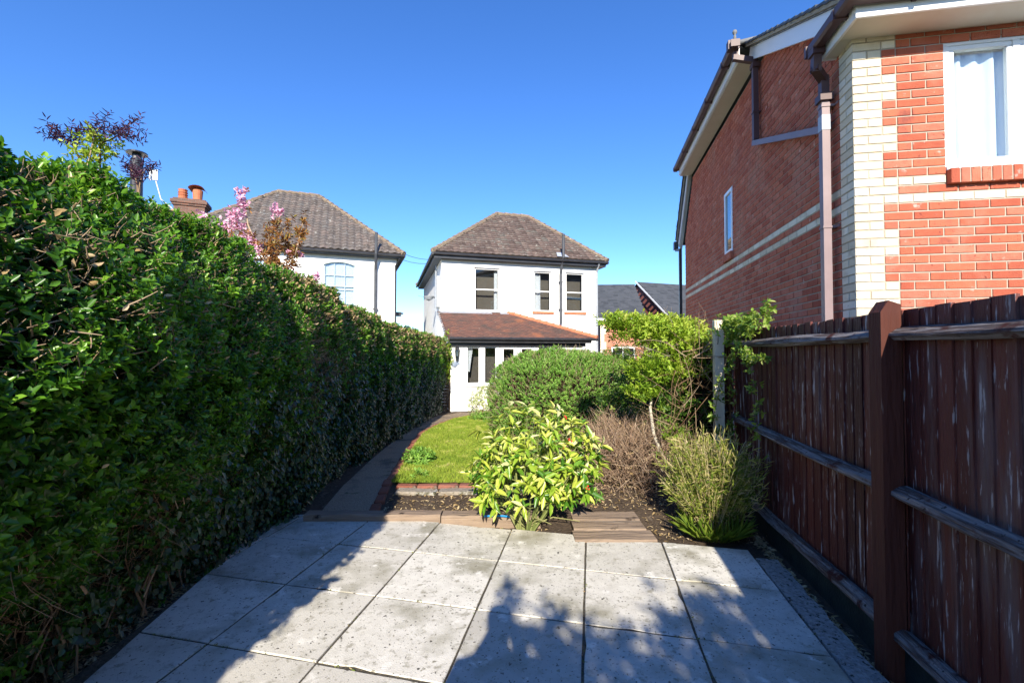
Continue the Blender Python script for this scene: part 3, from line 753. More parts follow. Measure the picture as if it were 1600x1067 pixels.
b.bar((-.355, 2.24, 5.90), (-.355, 2.34, 5.90), .15, .13)
p2 = b.build("downpipe", M_brown, RH)
b = MB(); b.bar((-.06, 2.36, 4.50), (-.06, .38, 3.74), .07, .07); b.build("branch_pipe", M_mauve, p2)
b = MB(); b.bar((-.10, 7.62, -.2), (-.10, 7.62, 4.1), .07, .07, up=(0, 1, 0)); spipe(b, [(-.12, 8.0, 4.3), (-.12, 8.0, 4.2), (-.10, 7.62, 4.12)], .07)
b.build("downpipe", M_black, RH)

# ================================================================== MAIN WHITE HOUSE
def hip_roof(parent, x0, x1, y0, y1, ze, rx0, rx1, ry0, ry1, zr, m, tw, th, prof, faces=('f', 'l'), stag=0, ridge=M_ridge):
    b = MB()
    e = [(x0, y0, ze), (x1, y0, ze), (x1, y1, ze), (x0, y1, ze)]; t_ = [(rx0, ry0, zr), (rx1, ry0, zr), (rx1, ry1, zr), (rx0, ry1, zr)]
    b.add(e + t_, [(0, 1, 5, 4), (1, 2, 6, 5), (2, 3, 7, 6), (3, 0, 4, 7), (4, 5, 6, 7), (3, 2, 1, 0)])
    def face(a, b2, c, d):
        a, b2, c, d = map(Vector, (a, b2, c, d)); U = (b2 - a).normalized(); nn = U.cross(d - a).normalized(); V = nn.cross(U).normalized()
        if V.z < 0: V = -V
        poly = [((p - a).dot(U), (p - a).dot(V)) for p in (a, b2, c, d)]
        tile_slope(b, a, U, V, poly, tw, th, .022, prof, stag=stag)
    F_ = dict(f=(0, 1), r=(1, 2), b=(2, 3), l=(3, 0))
    for k_ in faces:
        i, j = F_[k_]; face(e[i], e[j], t_[j], t_[i])
    rf = b.build("roof", m, parent)
    def run(p, q):
        r = MB(); p, q = Vector(p), Vector(q); n_ = max(1, int((q - p).length / .34))
        for i in range(n_):
            a0, a1 = p.lerp(q, i / n_), p.lerp(q, (i + 1.08) / n_)
            r.tube([a0 + Vector((0, 0, .012)), a1 + Vector((0, 0, -.004))], [.105, .09], 8)
        r.build("ridge_tiles", ridge, rf)
    run(e[0], t_[0]); run(e[1], t_[1]); run(t_[0], t_[1]); run(t_[0], t_[3]); run(e[2], t_[2]); run(e[3], t_[3])
    return rf

AX, AY, AR = -2.41, 15.5, 15.5
HA = empty("white_house", (AX, AY, -.27), AR, "white rendered house with brown hipped roof at the end of the garden", "house")
zz_ = .27                                        # local z = world z + .27
Wn = [(1.14, 2.05, 2.93, 4.44), (3.32, 4.0, 2.96, 4.42), (4.55, 5.28, 2.97, 4.42)]
ops = [(a, b_, c_ + zz_, d_ + zz_) for a, b_, c_, d_ in Wn]
b = MB(); wall_grid(b, 0, 5.85, 0, 5.05, ops, 0, .12)
b.add([(0, 0, 0), (0, 7.6, 0), (0, 7.6, 5.05), (0, 0, 5.05)], [(0, 1, 2, 3)]); b.add([(5.85, 0, 0), (5.85, 7.6, 0), (5.85, 7.6, 5.05), (5.85, 0, 5.05)], [(0, 1, 2, 3)])
b.add([(0, 7.6, 0), (5.85, 7.6, 0), (5.85, 7.6, 5.05), (0, 7.6, 5.05)], [(0, 1, 2, 3)])
b.build("wall", M_render, HA)
b = MB(); b.add([(.05, .42, 0), (5.8, .42, 0), (5.8, .42, 5), (.05, .42, 5)], [(0, 1, 2, 3)]); b.add([(.05, .13, 2.9), (5.8, .13, 2.9), (5.8, .42, 2.9), (.05, .42, 2.9)], [(0, 1, 2, 3)])
b.build("room", M_room, HA)
for i, (a, b_, c_, d_) in enumerate(ops):
    cur = [(b_ - .16, b_ - .04, .0)] if i == 0 else ([(a + .03, a + .32, .0)] if i == 1 else None)
    f = sash_window(HA, a, b_, c_, d_, .05, .05, curtain=cur, mid=.5)
    s = MB(); s.box(a - .06, b_ + .08, -.045, .05, c_ - (.045 if i == 0 else .09), c_ - .002, bev=.006); s.build("sill", M_paintw if i == 0 else M_clay, HA)
    l = MB(); n_ = 10; xs = [a - .07 + (b_ - a + .14) * k / n_ for k in range(n_ + 1)]
    for k in range(n_):   # raised arched lintel of render
        ar = lambda x: .06 * (1 - ((x - (a + b_) / 2) / ((b_ - a) / 2 + .07)) ** 2)
        l.add([(xs[k], -.02, d_), (xs[k + 1], -.02, d_), (xs[k + 1], -.02, d_ + .05 + ar(xs[k + 1])), (xs[k], -.02, d_ + .05 + ar(xs[k])),
               (xs[k], .003, d_), (xs[k + 1], .003, d_), (xs[k + 1], .003, d_ + .05 + ar(xs[k + 1])), (xs[k], .003, d_ + .05 + ar(xs[k]))], [(0, 1, 2, 3), (0, 1, 5, 4), (3, 2, 6, 7)])
    l.build("lintel", M_lead if False else mat("lintel_render", [(.60, .62, .66), (.72, .73, .75)], rough=.8, noise=3), HA)
plain = [0, .006, .012, .016, .012, .006, 0]
roofA = hip_roof(HA, -.32, 6.12, -.27, 7.9, 4.87 + zz_, 2.66, 4.04, 3.0, 4.6, 7.30 + zz_, M_tileA, .24, .205, [0, .012, .026, .012, 0], faces=('f', 'l', 'r'))
b = MB(); e0 = 4.80 + zz_
b.box(-.27, 6.07, -.232, -.20, e0 - .14, e0 + .03); b.box(-.27, -.24, -.20, 7.8, e0 - .14, e0 + .03); b.box(6.04, 6.07, -.20, 7.8, e0 - .14, e0 + .03)
b.box(-.24, 6.04, -.20, .0, e0 - .13, e0 - .12); b.box(-.24, 0, 0.002, 7.8, e0 - .13, e0 - .12); b.box(5.852, 6.04, .002, 7.8, e0 - .13, e0 - .12)
b.build("fascia", M_black, HA)
b = MB(); b.tube([(-.30, -.285, e0 - .0), (6.1, -.285, e0 - .0)], .05, 10); b.tube([(-.325, -.28, e0), (-.325, 7.9, e0)], .05, 10); b.tube([(6.125, -.28, e0), (6.125, 7.9, e0)], .05, 10)
b.build("gutter", M_black, HA, smooth=False)
b = MB(); b.tube([(4.33, -.08, 2.8), (4.33, -.08, 4.6), (4.33, -.2, 5.0), (4.33, -.34, 5.16), (4.33, -.34, 5.95)], .05, 10); b.lathe((4.33, -.34, 5.95), [(.06, 0), (.06, .06), (.03, .07)], 10)
for z in (3.3, 4.3): b.box(4.26, 4.40, -.13, .0, z, z + .03)
b.build("soil_pipe", mat("grey_pipe", [(.05, .055, .065), (.085, .09, .10)], rough=.5, noise=4), HA)
b = MB(); b.add([(4.1, -.33, 5.2), (4.56, -.33, 5.2), (4.46, .02, 5.42), (4.2, .02, 5.42)], [(0, 1, 2, 3)]); b.build("lead_flashing", M_lead, HA)
b = MB(); b.tube([(5.78, -.06, .1), (5.78, -.06, 4.75), (5.78, -.26, 5.02)], .035, 10); b.build("downpipe", M_grey, HA)
# side fittings
b = MB(); b.tube([(-.02, 1.0, 3.7), (-.30, 1.0, 3.75)], .012, 6); b.lathe((-.34, .95, 3.6), [(.02, 0), (.12, .05), (.19, .14), (.2, .16), (.17, .15), (.05, .06)], 18)
o = b.build("satellite_dish", M_grey); o.parent = None; o.matrix_world = HA.matrix_basis @ Matrix.Identity(4)
tag(o, "grey satellite dish fixed to the left side of the white house", "satellite dish")
b = MB(); b.box(-.13, -.003, .55, .95, 3.35, 4.45); b.tube([(-.14, .5, 3.2), (-.14, .5, 4.8)], .02, 6); b.build("vent_box", M_grey, HA)
# TV aerial on the right rear of the roof
b = MB(); b.tube([(5.9, 3.0, 5.2), (5.9, 3.0, 6.15)], .02, 8); b.tube([(5.0, 3.0, 6.1), (6.6, 3.0, 6.15)], .012, 6)
for i in range(14):
    x = 5.05 + i * .11; b.tube([(x, 2.85, 6.11 + .004 * i), (x, 3.15, 6.11 + .004 * i)], .005, 4)
for dz in (-.08, .08): b.tube([(6.55, 2.85, 6.14 + dz), (6.55, 3.15, 6.14 + dz)], .006, 4)
o = b.build("tv_aerial", M_grey); o.matrix_world = HA.matrix_basis.copy(); tag(o, "white television aerial beside the right slope of the brown hipped roof", "aerial")
# extension
EZ = 2.06                                             # local top of wall (world 1.79)
ext = [(.53, .91, .55 + zz_, 1.63 + zz_), (1.06, 1.43, .55 + zz_, 1.64 + zz_), (1.64, 2.01, .55 + zz_, 1.60 + zz_), (2.22, 2.58, .55 + zz_, 1.60 + zz_), (2.78, 3.17, .55 + zz_, 1.64 + zz_), (3.35, 3.72, .55 + zz_, 1.60 + zz_)]
b = MB(); YE = -2.085
wall_grid(b, .034, 4.28, 0, EZ, ext, YE, .09)
b.add([(.034, YE, 0), (.034, 0, 0), (.034, 0, EZ + .9), (.034, YE, EZ)], [(0, 1, 2, 3)]); b.add([(4.28, YE, 0), (4.28, 0, 0), (4.28, 0, EZ), (4.28, YE, EZ)], [(0, 1, 2, 3)])
b.build("extension_wall", M_render, HA)
b = MB(); b.add([(.1, YE + .5, 0), (4.2, YE + .5, 0), (4.2, YE + .5, 2.0), (.1, YE + .5, 2.0)], [(0, 1, 2, 3)]); b.build("room", M_roomd, HA)
for i, (a, b_, c_, d_) in enumerate(ext):
    f = MB(); t = .022
    f.box(a, b_, YE + .03, YE + .07, c_, c_ + t); f.box(a, b_, YE + .03, YE + .07, d_ - t, d_); f.box(a, a + t, YE + .028, YE + .068, c_ + t, d_ - t); f.box(b_ - t, b_, YE + .028, YE + .068, c_ + t, d_ - t)
    f = f.build("window", M_upvc, HA); g = MB(); g.box(a + t - .004, b_ - t + .004, YE + .048, YE + .054, c_ + t - .004, d_ - t + .004); g.build("pane", GLASS, f)
    if i == 0:
        c = MB(); vs = []
        for k in range(11):
            for z, wdt in ((c_ + .35, .07), (c_ + .75, .12), (d_, .17)): vs.append((a + .03 + wdt * k / 10, YE + .14 + .015 * math.sin(k * 1.6), z))
        c.add(vs, [(k * 3 + j, k * 3 + 3 + j, k * 3 + 4 + j, k * 3 + 1 + j) for k in range(10) for j in range(2)]); c.build("curtain", M_curtain, f, smooth=True)
b = MB(); b.box(.36, 4.2, YE - .05, YE + .0, .45 + zz_, .50 + zz_, bev=.006); b.build("sill", M_upvc, HA)
# its clay tiled lean-to roof with a hip at the right
O = Vector((-.06, YE - .24, 2.20)); rise = 3.13 - 2.20; run_ = 2.085 + .24
V = Vector((0, run_, rise)); VL = V.length
rb = MB(); pr = [(-.06, YE - .24, 2.19), (4.68, YE - .24, 2.19), (2.36, -.002, 3.12), (-.06, -.002, 3.12), (4.68, -.002, 2.19)]
rb.add(pr, [(0, 1, 2, 3), (1, 4, 2)])
rb.add([(x, y, z - .06) for x, y, z in pr], [(0, 1, 2, 3), (1, 4, 2)]); rb.add([pr[0], pr[1], (pr[1][0], pr[1][1], pr[1][2] - .06), (pr[0][0], pr[0][1], pr[0][2] - .06)], [(0, 1, 2, 3)])
tile_slope(rb, O, (1, 0, 0), V, [(0, 0), (4.74, 0), (2.42, VL), (0, VL)], .165, .098, .014, [0, .003, .005, .003, 0], stag=1)
a_, b2 = Vector(pr[1]), Vector(pr[2]); U = Vector((0, 1, 0)); V2 = Vector((-(4.68 - 2.36), 0, rise))
tile_slope(rb, a_, U, V2, [(0, 0), (2.32, 0), (2.32, V2.length)], .165, .098, .014, [0, .003, .005, .003, 0], stag=1)
er = rb.build("extension_roof", M_tileC, HA)
r = MB(); p, q = Vector(pr[1]), Vector(pr[2]); n_ = 13
for i in range(n_):
    a0, a1 = p.lerp(q, i / n_), p.lerp(q, (i + 1.1) / n_); r.tube([a0 + Vector((0, 0, .02)), a1 + Vector((0, 0, .01))], [.09, .075], 8)
r.build("ridge_tiles", M_clay, er)
b = MB()
for x0_, x1_ in ((-.05, .9), (.9, 1.75), (2.05, 2.35)): b.bar((x0_, -.03, 3.13), (x1_, -.03, 3.13), .03, .10); b.bar((x0_, -.09, 3.10), (x1_, -.09, 3.10), .10, .02)
b.build("lead_flashing", M_lead, HA)
b = MB(); b.box(-.0, 4.36, YE - .06, YE - .002, EZ - .13, EZ + .08); b.box(-.02, 4.5, YE - .20, YE - .17, EZ - .02, EZ + .13); b.box(-.02, 4.5, YE - .17, YE - .06, EZ + .035, EZ + .045)
b.build("fascia", M_black, HA)
b = MB(); b.tube([(-.04, YE - .25, EZ + .10), (4.72, YE - .25, EZ + .10)], .045, 10); b.build("gutter", M_black, HA)
# lantern, plaque
WA = HA.matrix_basis
b = MB(); c = (.215, YE - .09, 1.55)
b.lathe((c[0], c[1], c[2] - .02), [(.02, -.03), (.045, .0), (.05, .02)], 6); b.lathe((c[0], c[1], c[2] + .30), [(.075, 0), (.07, .02), (.03, .07), (.012, .10), (.02, .12), (.004, .14)], 6)
for k_ in range(6):
    t = k_ * math.pi / 3; b.tube([(c[0] + .045 * math.cos(t), c[1] + .045 * math.sin(t), c[2]), (c[0] + .07 * math.cos(t), c[1] + .07 * math.sin(t), c[2] + .30)], .006, 4)
b.box(c[0] - .02, c[0] + .02, c[1], YE - .0, c[2] + .05, c[2] + .09)
o = b.build("wall_lantern", M_black); o.matrix_world = WA.copy()
g = MB(); g.lathe((c[0], c[1], c[2]), [(.040, .01), (.062, .28)], 6); g = g.build("lantern_glass", glass_mat("lantern_glass", (.7, .75, .75), .15), o)
tag(o, "black coach lantern on the white extension wall under the eaves", "lantern")
b = MB(); vs = []
prof = [(.0, -.045), (.05, -.04), (.085, -.025), (.095, 0.0)]
for rr, dy in prof:
    for j in range(18): t = j * 2 * math.pi / 18; vs.append((.15 + rr * math.cos(t), YE + dy - .004, 1.40 + rr * math.sin(t)))
b.add(vs, [(i * 18 + j, i * 18 + (j + 1) % 18, (i + 1) * 18 + (j + 1) % 18, (i + 1) * 18 + j) for i in range(3) for j in range(18)])
b.box(.22, .30, YE - .03, YE - .005, 1.39, 1.45)
o = b.build("wall_plaque", mat("blue_grey_enamel", [(.16, .21, .30), (.28, .33, .42)], rough=.4, noise=20), None); o.matrix_world = WA.copy()
tag(o, "round blue-grey plaque on the white wall just below the lantern", "plaque")

# ================================================================== LEFT WHITE HOUSE
HB = empty("white_house", (-4.46, 17.5, -.3), 20, "white neighbouring house with grey-brown pantiled roof beyond the hedge", "house")
z3 = .3
wB = [(-2.60, -1.50, 2.75 + z3, 4.85 + z3), (-4.95, -4.15, 2.75 + z3, 4.82 + z3)]
b = MB(); wall_grid(b, -7.45, 0, 0, 5.45, wB, 0, .12)
b.add([(0, 0, 0), (0, 7.6, 0), (0, 7.6, 5.4), (0, 0, 5.4)], [(0, 1, 2, 3)]); b.add([(-7.45, 0, 0), (-7.45, 7.6, 0), (-7.45, 7.6, 5.4), (-7.45, 0, 5.4)], [(0, 1, 2, 3)]); b.add([(0, 7.6, 0), (-7.45, 7.6, 0), (-7.45, 7.6, 5.4), (0, 7.6, 5.4)], [(0, 1, 2, 3)])
b.build("wall", M_render, HB)
M_sage = mat("sage_paint", [(.36, .44, .44), (.44, .52, .52)], rough=.5, noise=3)
for a, b_, c_, d_ in wB:
    f = sash_window(HB, a, b_, c_, d_, .04, .05, mats=(M_sage, GLASS2), mid=.56, mullions=2, bars=3)
    s = MB(); zc = c_
    while zc < d_: s.add([(a + .03, .115, zc), (b_ - .03, .115, zc), (b_ - .03, .095, zc + .062), (a + .03, .095, zc + .062)], [(0, 1, 2, 3)]); zc += .066
    s.build("blind", M_curtain, f)
    l = MB(); n_ = 12; xs = [a - .02 + (b_ - a + .04) * k / n_ for k in range(n_ + 1)]; ar = lambda x: .13 * (1 - ((x - (a + b_) / 2) / ((b_ - a) / 2 + .02)) ** 2)
    for k in range(n_):   # wall spandrels turning the square head into a flat arch
        for (u, v) in ((xs[k], xs[k + 1]),):
            l.add([(u, -.004, d_ - .13 + ar(u)), (v, -.004, d_ - .13 + ar(v)), (v, -.004, d_ + .01), (u, -.004, d_ + .01)], [(0, 1, 2, 3)], 0)
            l.add([(u, -.012, d_ - .165 + ar(u)), (v, -.012, d_ - .165 + ar(v)), (v, -.012, d_ - .13 + ar(v)), (u, -.012, d_ - .13 + ar(u)),
                   (u, .05, d_ - .165 + ar(u)), (v, .05, d_ - .165 + ar(v))], [(0, 1, 2, 3), (0, 1, 5, 4)], 1)
    l.build("arch_head", [M_render, M_sage], HB)
roofB = hip_roof(HB, -7.72, .25, -.30, 7.9, 5.22 + z3, -4.55, -2.98, 3.4, 4.2, 8.27 + z3, M_tileB, .25, .235, [0, .01, .035, .045, .03, .008, 0], faces=('f', 'r', 'l'))
b = MB(); e0 = 5.14 + z3; b.box(-7.6, .20, -.265, -.235, e0 - .08, e0 + .05); b.box(.17, .20, -.235, 7.8, e0 - .08, e0 + .05); b.box(-7.6, .17, -.235, 0, e0 - .07, e0 - .06); b.box(.001, .17, 0, 7.8, e0 - .07, e0 - .06); b.build("fascia", M_black, HB)
b = MB(); b.tube([(-7.7, -.31, e0 + .01), (.25, -.31, e0 + .01)], .055, 10); b.tube([(.26, -.3, e0 + .01), (.26, 7.9, e0 + .01)], .055, 10); b.build("gutter", M_black, HB)
b = MB(); b.tube([(-.78, -.09, 0), (-.78, -.09, 4.9), (-.78, -.3, 5.3), (-.78, -.38, 5.45), (-.78, -.38, 6.25)], .055, 10); b.box(-.86, -.70, -.15, 0, 3.4, 3.45); b.build("soil_pipe", MATS["grey_pipe"], HB)
b = MB(); b.tube([(-.04, -.06, 0), (-.04, -.06, 5.1), (.1, -.28, 5.35)], .035, 10); b.build("downpipe", M_black, HB)
b = MB(); b.box(.01, .22, .3, .5, 3.2, 3.36); b.box(.12, .3, .34, .46, 3.28, 3.34); o = b.build("security_lamp", M_black, HB)
b = MB(); b.lathe((-6.35, 2.9, 5.9 + z3 + .25), [(.16, 0), (.17, .1), (.13, .12), (.17, .16), (.13, .2), (.17, .24), (.13, .3), (.16, .36), (.15, .4)], 14)
ch = b.build("chimney_pot", mat("yellow_pot", [(.55, .42, .18), (.66, .54, .27)], rough=.8, noise=6), roofB)
b = MB(); b.lathe((-6.35, 2.9, 6.85), [(.09, 0), (.09, .1), (.14, .11), (.14, .14), (.03, .16)], 12); b.build("pot_cowl", M_black, roofB)

# ================================================================== FAR LEFT HOUSE with chimney (mostly behind the hedge)
HC = empty("red_roofed_house", (-12.5, 14.4, -.3), 22, "house with red brick chimney stack rising over the hedge", "house")
b = MB(); wall_grid(b, -3.2, 3.2, 0, 4.6, [], 0, .1)
for x in (-3.2, 3.2): b.add([(x, 0, 0), (x, 6, 0), (x, 6, 4.6), (x, 0, 4.6)], [(0, 1, 2, 3)])
b.add([(-3.2, 6, 0), (3.2, 6, 0), (3.2, 6, 4.6), (-3.2, 6, 4.6)], [(0, 1, 2, 3)]); b.build("wall", M_render, HC)
b = MB(); b.add([(-3.4, -.3, 4.55), (3.4, -.3, 4.55), (3.4, 6.3, 4.55), (-3.4, 6.3, 4.55), (-1.0, 3, 6.55), (.8, 3, 6.55)], [(0, 1, 5, 4), (1, 2, 5), (2, 3, 4, 5), (3, 0, 4), (3, 2, 1, 0)])
tile_slope(b, (-3.4, -.3, 4.55), (1, 0, 0), (0, 3.3, 2.0), [(0, 0), (6.8, 0), (4.2, 3.85), (2.4, 3.85)], .24, .2, .02, [0, .012, .026, .012, 0])
rc = b.build("roof", M_tileC, HC)
brC = brick_tex("chimney_brick", (.20, .095, .065), (.12, .065, .05), (.17, .145, .12))
b = MB(); cx0, cx1, cy0, cy1 = .75, 1.75, 2.5, 3.1
b.box(cx0, cx1, cy0, cy1, 5.2, 7.35); b.box(cx0 - .05, cx1 + .05, cy0 - .05, cy1 + .05, 7.35, 7.43); b.box(cx0 - .09, cx1 + .09, cy0 - .09, cy1 + .09, 7.43, 7.55); b.box(cx0 - .02, cx1 + .02, cy0 - .02, cy1 + .02, 7.55, 7.62)
chim = b.build("chimney", brC, HC, uv=True)
b = MB(); b.lathe((cx0 + .22, 2.8, 7.62), [(.13, 0), (.16, .12), (.13, .14), (.17, .2), (.13, .23), (.17, .29), (.13, .32), (.16, .40), (.10, .42)], 14); b.build("chimney_pot", M_clay, chim)
b = MB(); b.lathe((cx1 - .3, 2.8, 7.62), [(.15, 0), (.17, .3), (.18, .42), (.15, .44)], 14)
vs = []
for i in range(9):
    t = math.pi * i / 8; vs += [(cx1 - .3 + .26 * math.cos(t), 2.5, 8.04 + .14 * math.sin(t)), (cx1 - .3 + .26 * math.cos(t), 3.1, 8.04 + .14 * math.sin(t))]
b.add(vs, [(2 * i, 2 * i + 2, 2 * i + 3, 2 * i + 1) for i in range(8)]); b.build("chimney_pot", M_clay, chim)
WC = HC.matrix_basis
b = MB(); b.tube([(.95, 2.5, 6.9), (.75, 2.3, 7.15), (.45, 2.2, 7.4), (.30, 2.1, 8.1)], .02, 6); b.box(.16, .38, 2.05, 2.12, 8.05, 8.42); b.box(.14, .19, 2.0, 2.05, 8.0, 8.46)
b.tube([(.2, 2.0, 8.15), (.02, 1.8, 7.95)], .015, 5)
o = b.build("panel_aerial", M_upvc); o.matrix_world = WC.copy(); tag(o, "small white panel aerial on a bent pole beside the chimney stack", "aerial")
b = MB(); b.lathe((-8.32, 10.0, -.2), [(.115, 0), (.115, 5.95)], 16); b.lathe((-8.32, 10.0, 5.76), [(.09, 0), (.09, .1)], 12); b.lathe((-8.32, 10.0, 5.86), [(.13, 0), (.20, .015), (.19, .05), (.03, .09)], 18)
tag(b.build("flue_pipe", M_black, smooth=False), "black metal flue pipe with rain cap rising over the hedge", "flue pipe")

# ================================================================== FAR BRICK HOUSES
brD = brick_tex("terrace_brick", (.45, .155, .085), (.52, .20, .11), (.42, .33, .25)); brD_shade = brick_tex("terrace_brick_shade", (.22, .06, .045), (.27, .08, .06), (.25, .19, .16))  # second brick is a darkened copy: shade of the sunless gables in its colour
slate = mat("terrace_slate", [(.05, .055, .062), (.078, .083, .092), (.064, .07, .078)], rough=.8, spec=.2, attr=True, noise=5)
HD = empty("terrace_house", (5.1, 27.5, -.3), -4, "distant orange brick house with slate roof seen beside the white house", "house")
b = MB(); wall_grid(b, .25, 2.8, 0, 3.9, [(.9, 2.3, .85, 2.1)], 0, .1, mi=0)
b.add([(.25, 0, 0), (.25, 7, 0), (.25, 7, 3.9), (.25, 3.5, 6.3), (.25, 0, 3.9)], [(0, 1, 2, 3, 4)], 1)
b.build("wall", [brD, brD_shade], HD, uv=True)
b = MB(); 
for k in range(24): wq = .22 if (k // 3) % 2 else .34; b.box(.243, .25 + wq, -.012, .0, k * .16, k * .16 + .15)
b.build("quoins", M_cream, HD)
b = MB(); b.add([(0, -.3, 3.8), (2.95, -.3, 3.8), (2.95, 3.5, 6.35), (0, 3.5, 6.35), (0, 7.3, 3.8), (2.95, 7.3, 3.8)], [(0, 1, 2, 3), (3, 2, 5, 4)])
tile_slope(b, (0, -.3, 3.8), (1, 0, 0), (0, 3.8, 2.55), [(0, 0), (2.9, 0), (2.9, 4.57), (0, 4.57)], .3, .22, .012, [0, .001, 0], stag=1)
b.build("roof", slate, HD)
b = MB(); b.bar((.04, -.35, 3.70), (.04, 3.5, 6.28), .05, .2); b.box(0, 2.9, -.36, -.31, 3.66, 3.8); b.build("bargeboard", M_upvc, HD)
b = MB(); b.box(.9, 2.3, .03, .08, .85, .93); b.box(.9, 2.3, .03, .08, 2.02, 2.1)
for x in (.9, 1.55, 2.22): b.box(x, x + .08, .028, .078, .93, 2.02)
f = b.build("window", M_upvc, HD); b = MB(); b.box(.95, 2.25, .05, .06, .9, 2.05); b.build("pane", glass_mat("far_glass", (.15, .2, .25), .25), f)
HE = empty("terrace_house", (10.3, 29.0, -.3), 20, "more distant slate-roofed house with a brick gable coloured dark for shade between the trees and brick house", "house")
b = MB(); b.add([(0, 0, 0), (0, 7, 0), (0, 7, 3.8), (0, 3.5, 6.7), (0, 0, 3.8)], [(0, 1, 2, 3, 4)], 1); b.add([(0, 0, 0), (6, 0, 0), (6, 0, 3.8), (0, 0, 3.8)], [(0, 1, 2, 3)], 0); b.build("wall", [brD, brD_shade], HE, uv=True)
b = MB(); b.add([(-.2, -.3, 3.75), (6, -.3, 3.75), (6, 3.5, 6.75), (-.2, 3.5, 6.75), (-.2, 7.3, 3.75), (6, 7.3, 3.75)], [(0, 1, 2, 3), (3, 2, 5, 4)])
tile_slope(b, (-.2, -.3, 3.75), (1, 0, 0), (0, 3.8, 3.0), [(0, 0), (6.2, 0), (6.2, 4.84), (0, 4.84)], .3, .22, .012, [0, .001, 0], stag=1)
b.build("roof", slate, HE)
b = MB(); b.bar((-.39, -.40, 3.72), (-.39, 3.5, 6.78), .03, .10); b.build("bargeboard", M_upvc, HE)
b = MB(); b.lathe((2.9, 1.3, 5.0), [(.06, 0), (.06, .35), (.1, .37), (.1, .42)], 8); b.build("vent_pipe", M_upvc, HE)

# ================================================================== telephone wires
for i, (a, b_, lab) in enumerate((((-4.2, 17.6, 5.3), (-2.6, 17.0, 5.0), "upper telephone wire strung between the two white houses' roofs"),
                                  ((-4.2, 17.6, 5.05), (-2.6, 17.0, 4.9), "telephone wire just under the eaves between the white houses"),
                                  ((-6.2, 30, 5.2), (-3.0, 22.5, 4.3), "sloping wire crossing the gap between the white houses"))):
    b = MB(); P0, P1 = Vector(a), Vector(b_); b.tube([P0.lerp(P1, t) - Vector((0, 0, .12 * 4 * t * (1 - t))) for t in (0, .2, .4, .6, .8, 1)], .009, 5)
    tag(b.build("wire", M_black), lab, "wire", "wires between the houses")

# ================================================================== FENCE
FE = empty("fence", (*G2(1.42, 2.48), 0), -9.74, "weathered dark red-brown board fence with silvered rails along the right", "fence")
# local x = D-1.42 ; local y = s-2.48
posts = [(-5.4, 'o'), (-2.7, 'o'), (0.0, 'o'), (2.46, 'n'), (5.3, 'o'), (8.0, 'o')]
for y0_, kind_ in posts:
    b = MB()
    if kind_ == 'o':
        x0_, x1_, w2 = -.055, .032, .048
        b.add([(x0_, y0_ - w2, -.2), (x1_, y0_ - w2, -.2), (x1_, y0_ + w2, -.2), (x0_, y0_ + w2, -.2), (x0_, y0_ - w2, 1.69), (x1_, y0_ - w2, 1.725), (x1_, y0_ + w2, 1.725), (x0_, y0_ + w2, 1.69),
               (x0_ + .035, y0_ - w2, 1.745), (x0_ + .035, y0_ + w2, 1.745)],
              [(0, 1, 5, 8, 4), (1, 2, 6, 5), (2, 3, 7, 9, 6), (3, 0, 4, 7), (4, 8, 9, 7), (8, 5, 6, 9)])
        b.build("post", M_post, FE)
    else:
        b.box(-.175, -.085, y0_ - .05, y0_ + .04, -.2, 1.82, bev=.004); o = b.build("post", M_newpost, FE); o['label'] = "pale unstained timber post"
for (ya, yb) in ((-5.4, -2.7), (-2.7, 0), (0, 2.6), (2.6, 5.3), (5.3, 8.0)):
    b = MB(); y = ya + .012; k = 0
    while y < yb - .02:
        ww = random.uniform(.088, .108); y1_ = min(y + ww, yb - .0)
        zt = 1.70 + random.uniform(-.006, .005); r_ = random.random(); gp = .004 if random.random() < .3 else -.008
        xa = .052 + random.uniform(-.002, .002)
        # feather edged board: thick on the near edge, thin at the far edge, split into slices so it can cup
        n_ = 5; vs = []
        for z in (.14, .5, .9, 1.3, zt):
            jx = random.uniform(-.0015, .0015)
            vs += [(xa - .003 + jx, y, z), (xa + .004 + jx, y1_ - gp, z + (random.uniform(-.006, .006) if z == zt else 0)), (xa + .016 + jx, y1_ - gp, z), (xa + .012 + jx, y, z)]
        b.add(vs, [(i * 4 + j, i * 4 + (j + 1) % 4, (i + 1) * 4 + (j + 1) % 4, (i + 1) * 4 + j) for i in range(n_ - 1) for j in range(4)] + [(n_ * 4 - 4, n_ * 4 - 3, n_ * 4 - 2, n_ * 4 - 1)], 0, r_)
        y = y1_; k += 1
    b.build("board_panel", M_fence, FE)
    for zc in (1.585, .835, .165):
        if ya < -4: continue
        b = MB(); vs = []; K = 14
        for i in range(K + 1):
            y = ya + .045 + (yb - ya - .09) * i / K; sag = -.012 * math.sin(math.pi * i / K) + random.uniform(-.002, .002)
            tw = 0.012 * math.sin(i * .5 + zc * 3)
            for (x, z) in ((.045, .034), (.012, .032 + tw), (-.022, .010 + tw), (-.026, -.010), (.002, -.030), (.045, -.032)):
                vs.append((x + random.uniform(-.002, .002), y, zc + z + sag + random.uniform(-.0025, .0025)))
        b.add(vs, [(i * 6 + j, i * 6 + (j + 1) % 6, (i + 1) * 6 + (j + 1) % 6, (i + 1) * 6 + j) for i in range(K) for j in range(6)])
        b.build("rail", M_rail, FE)
    b = MB(); b.box(.02, .05, ya + .05, yb - .05, -.15, .125); b.build("gravel_board", M_algae, FE)

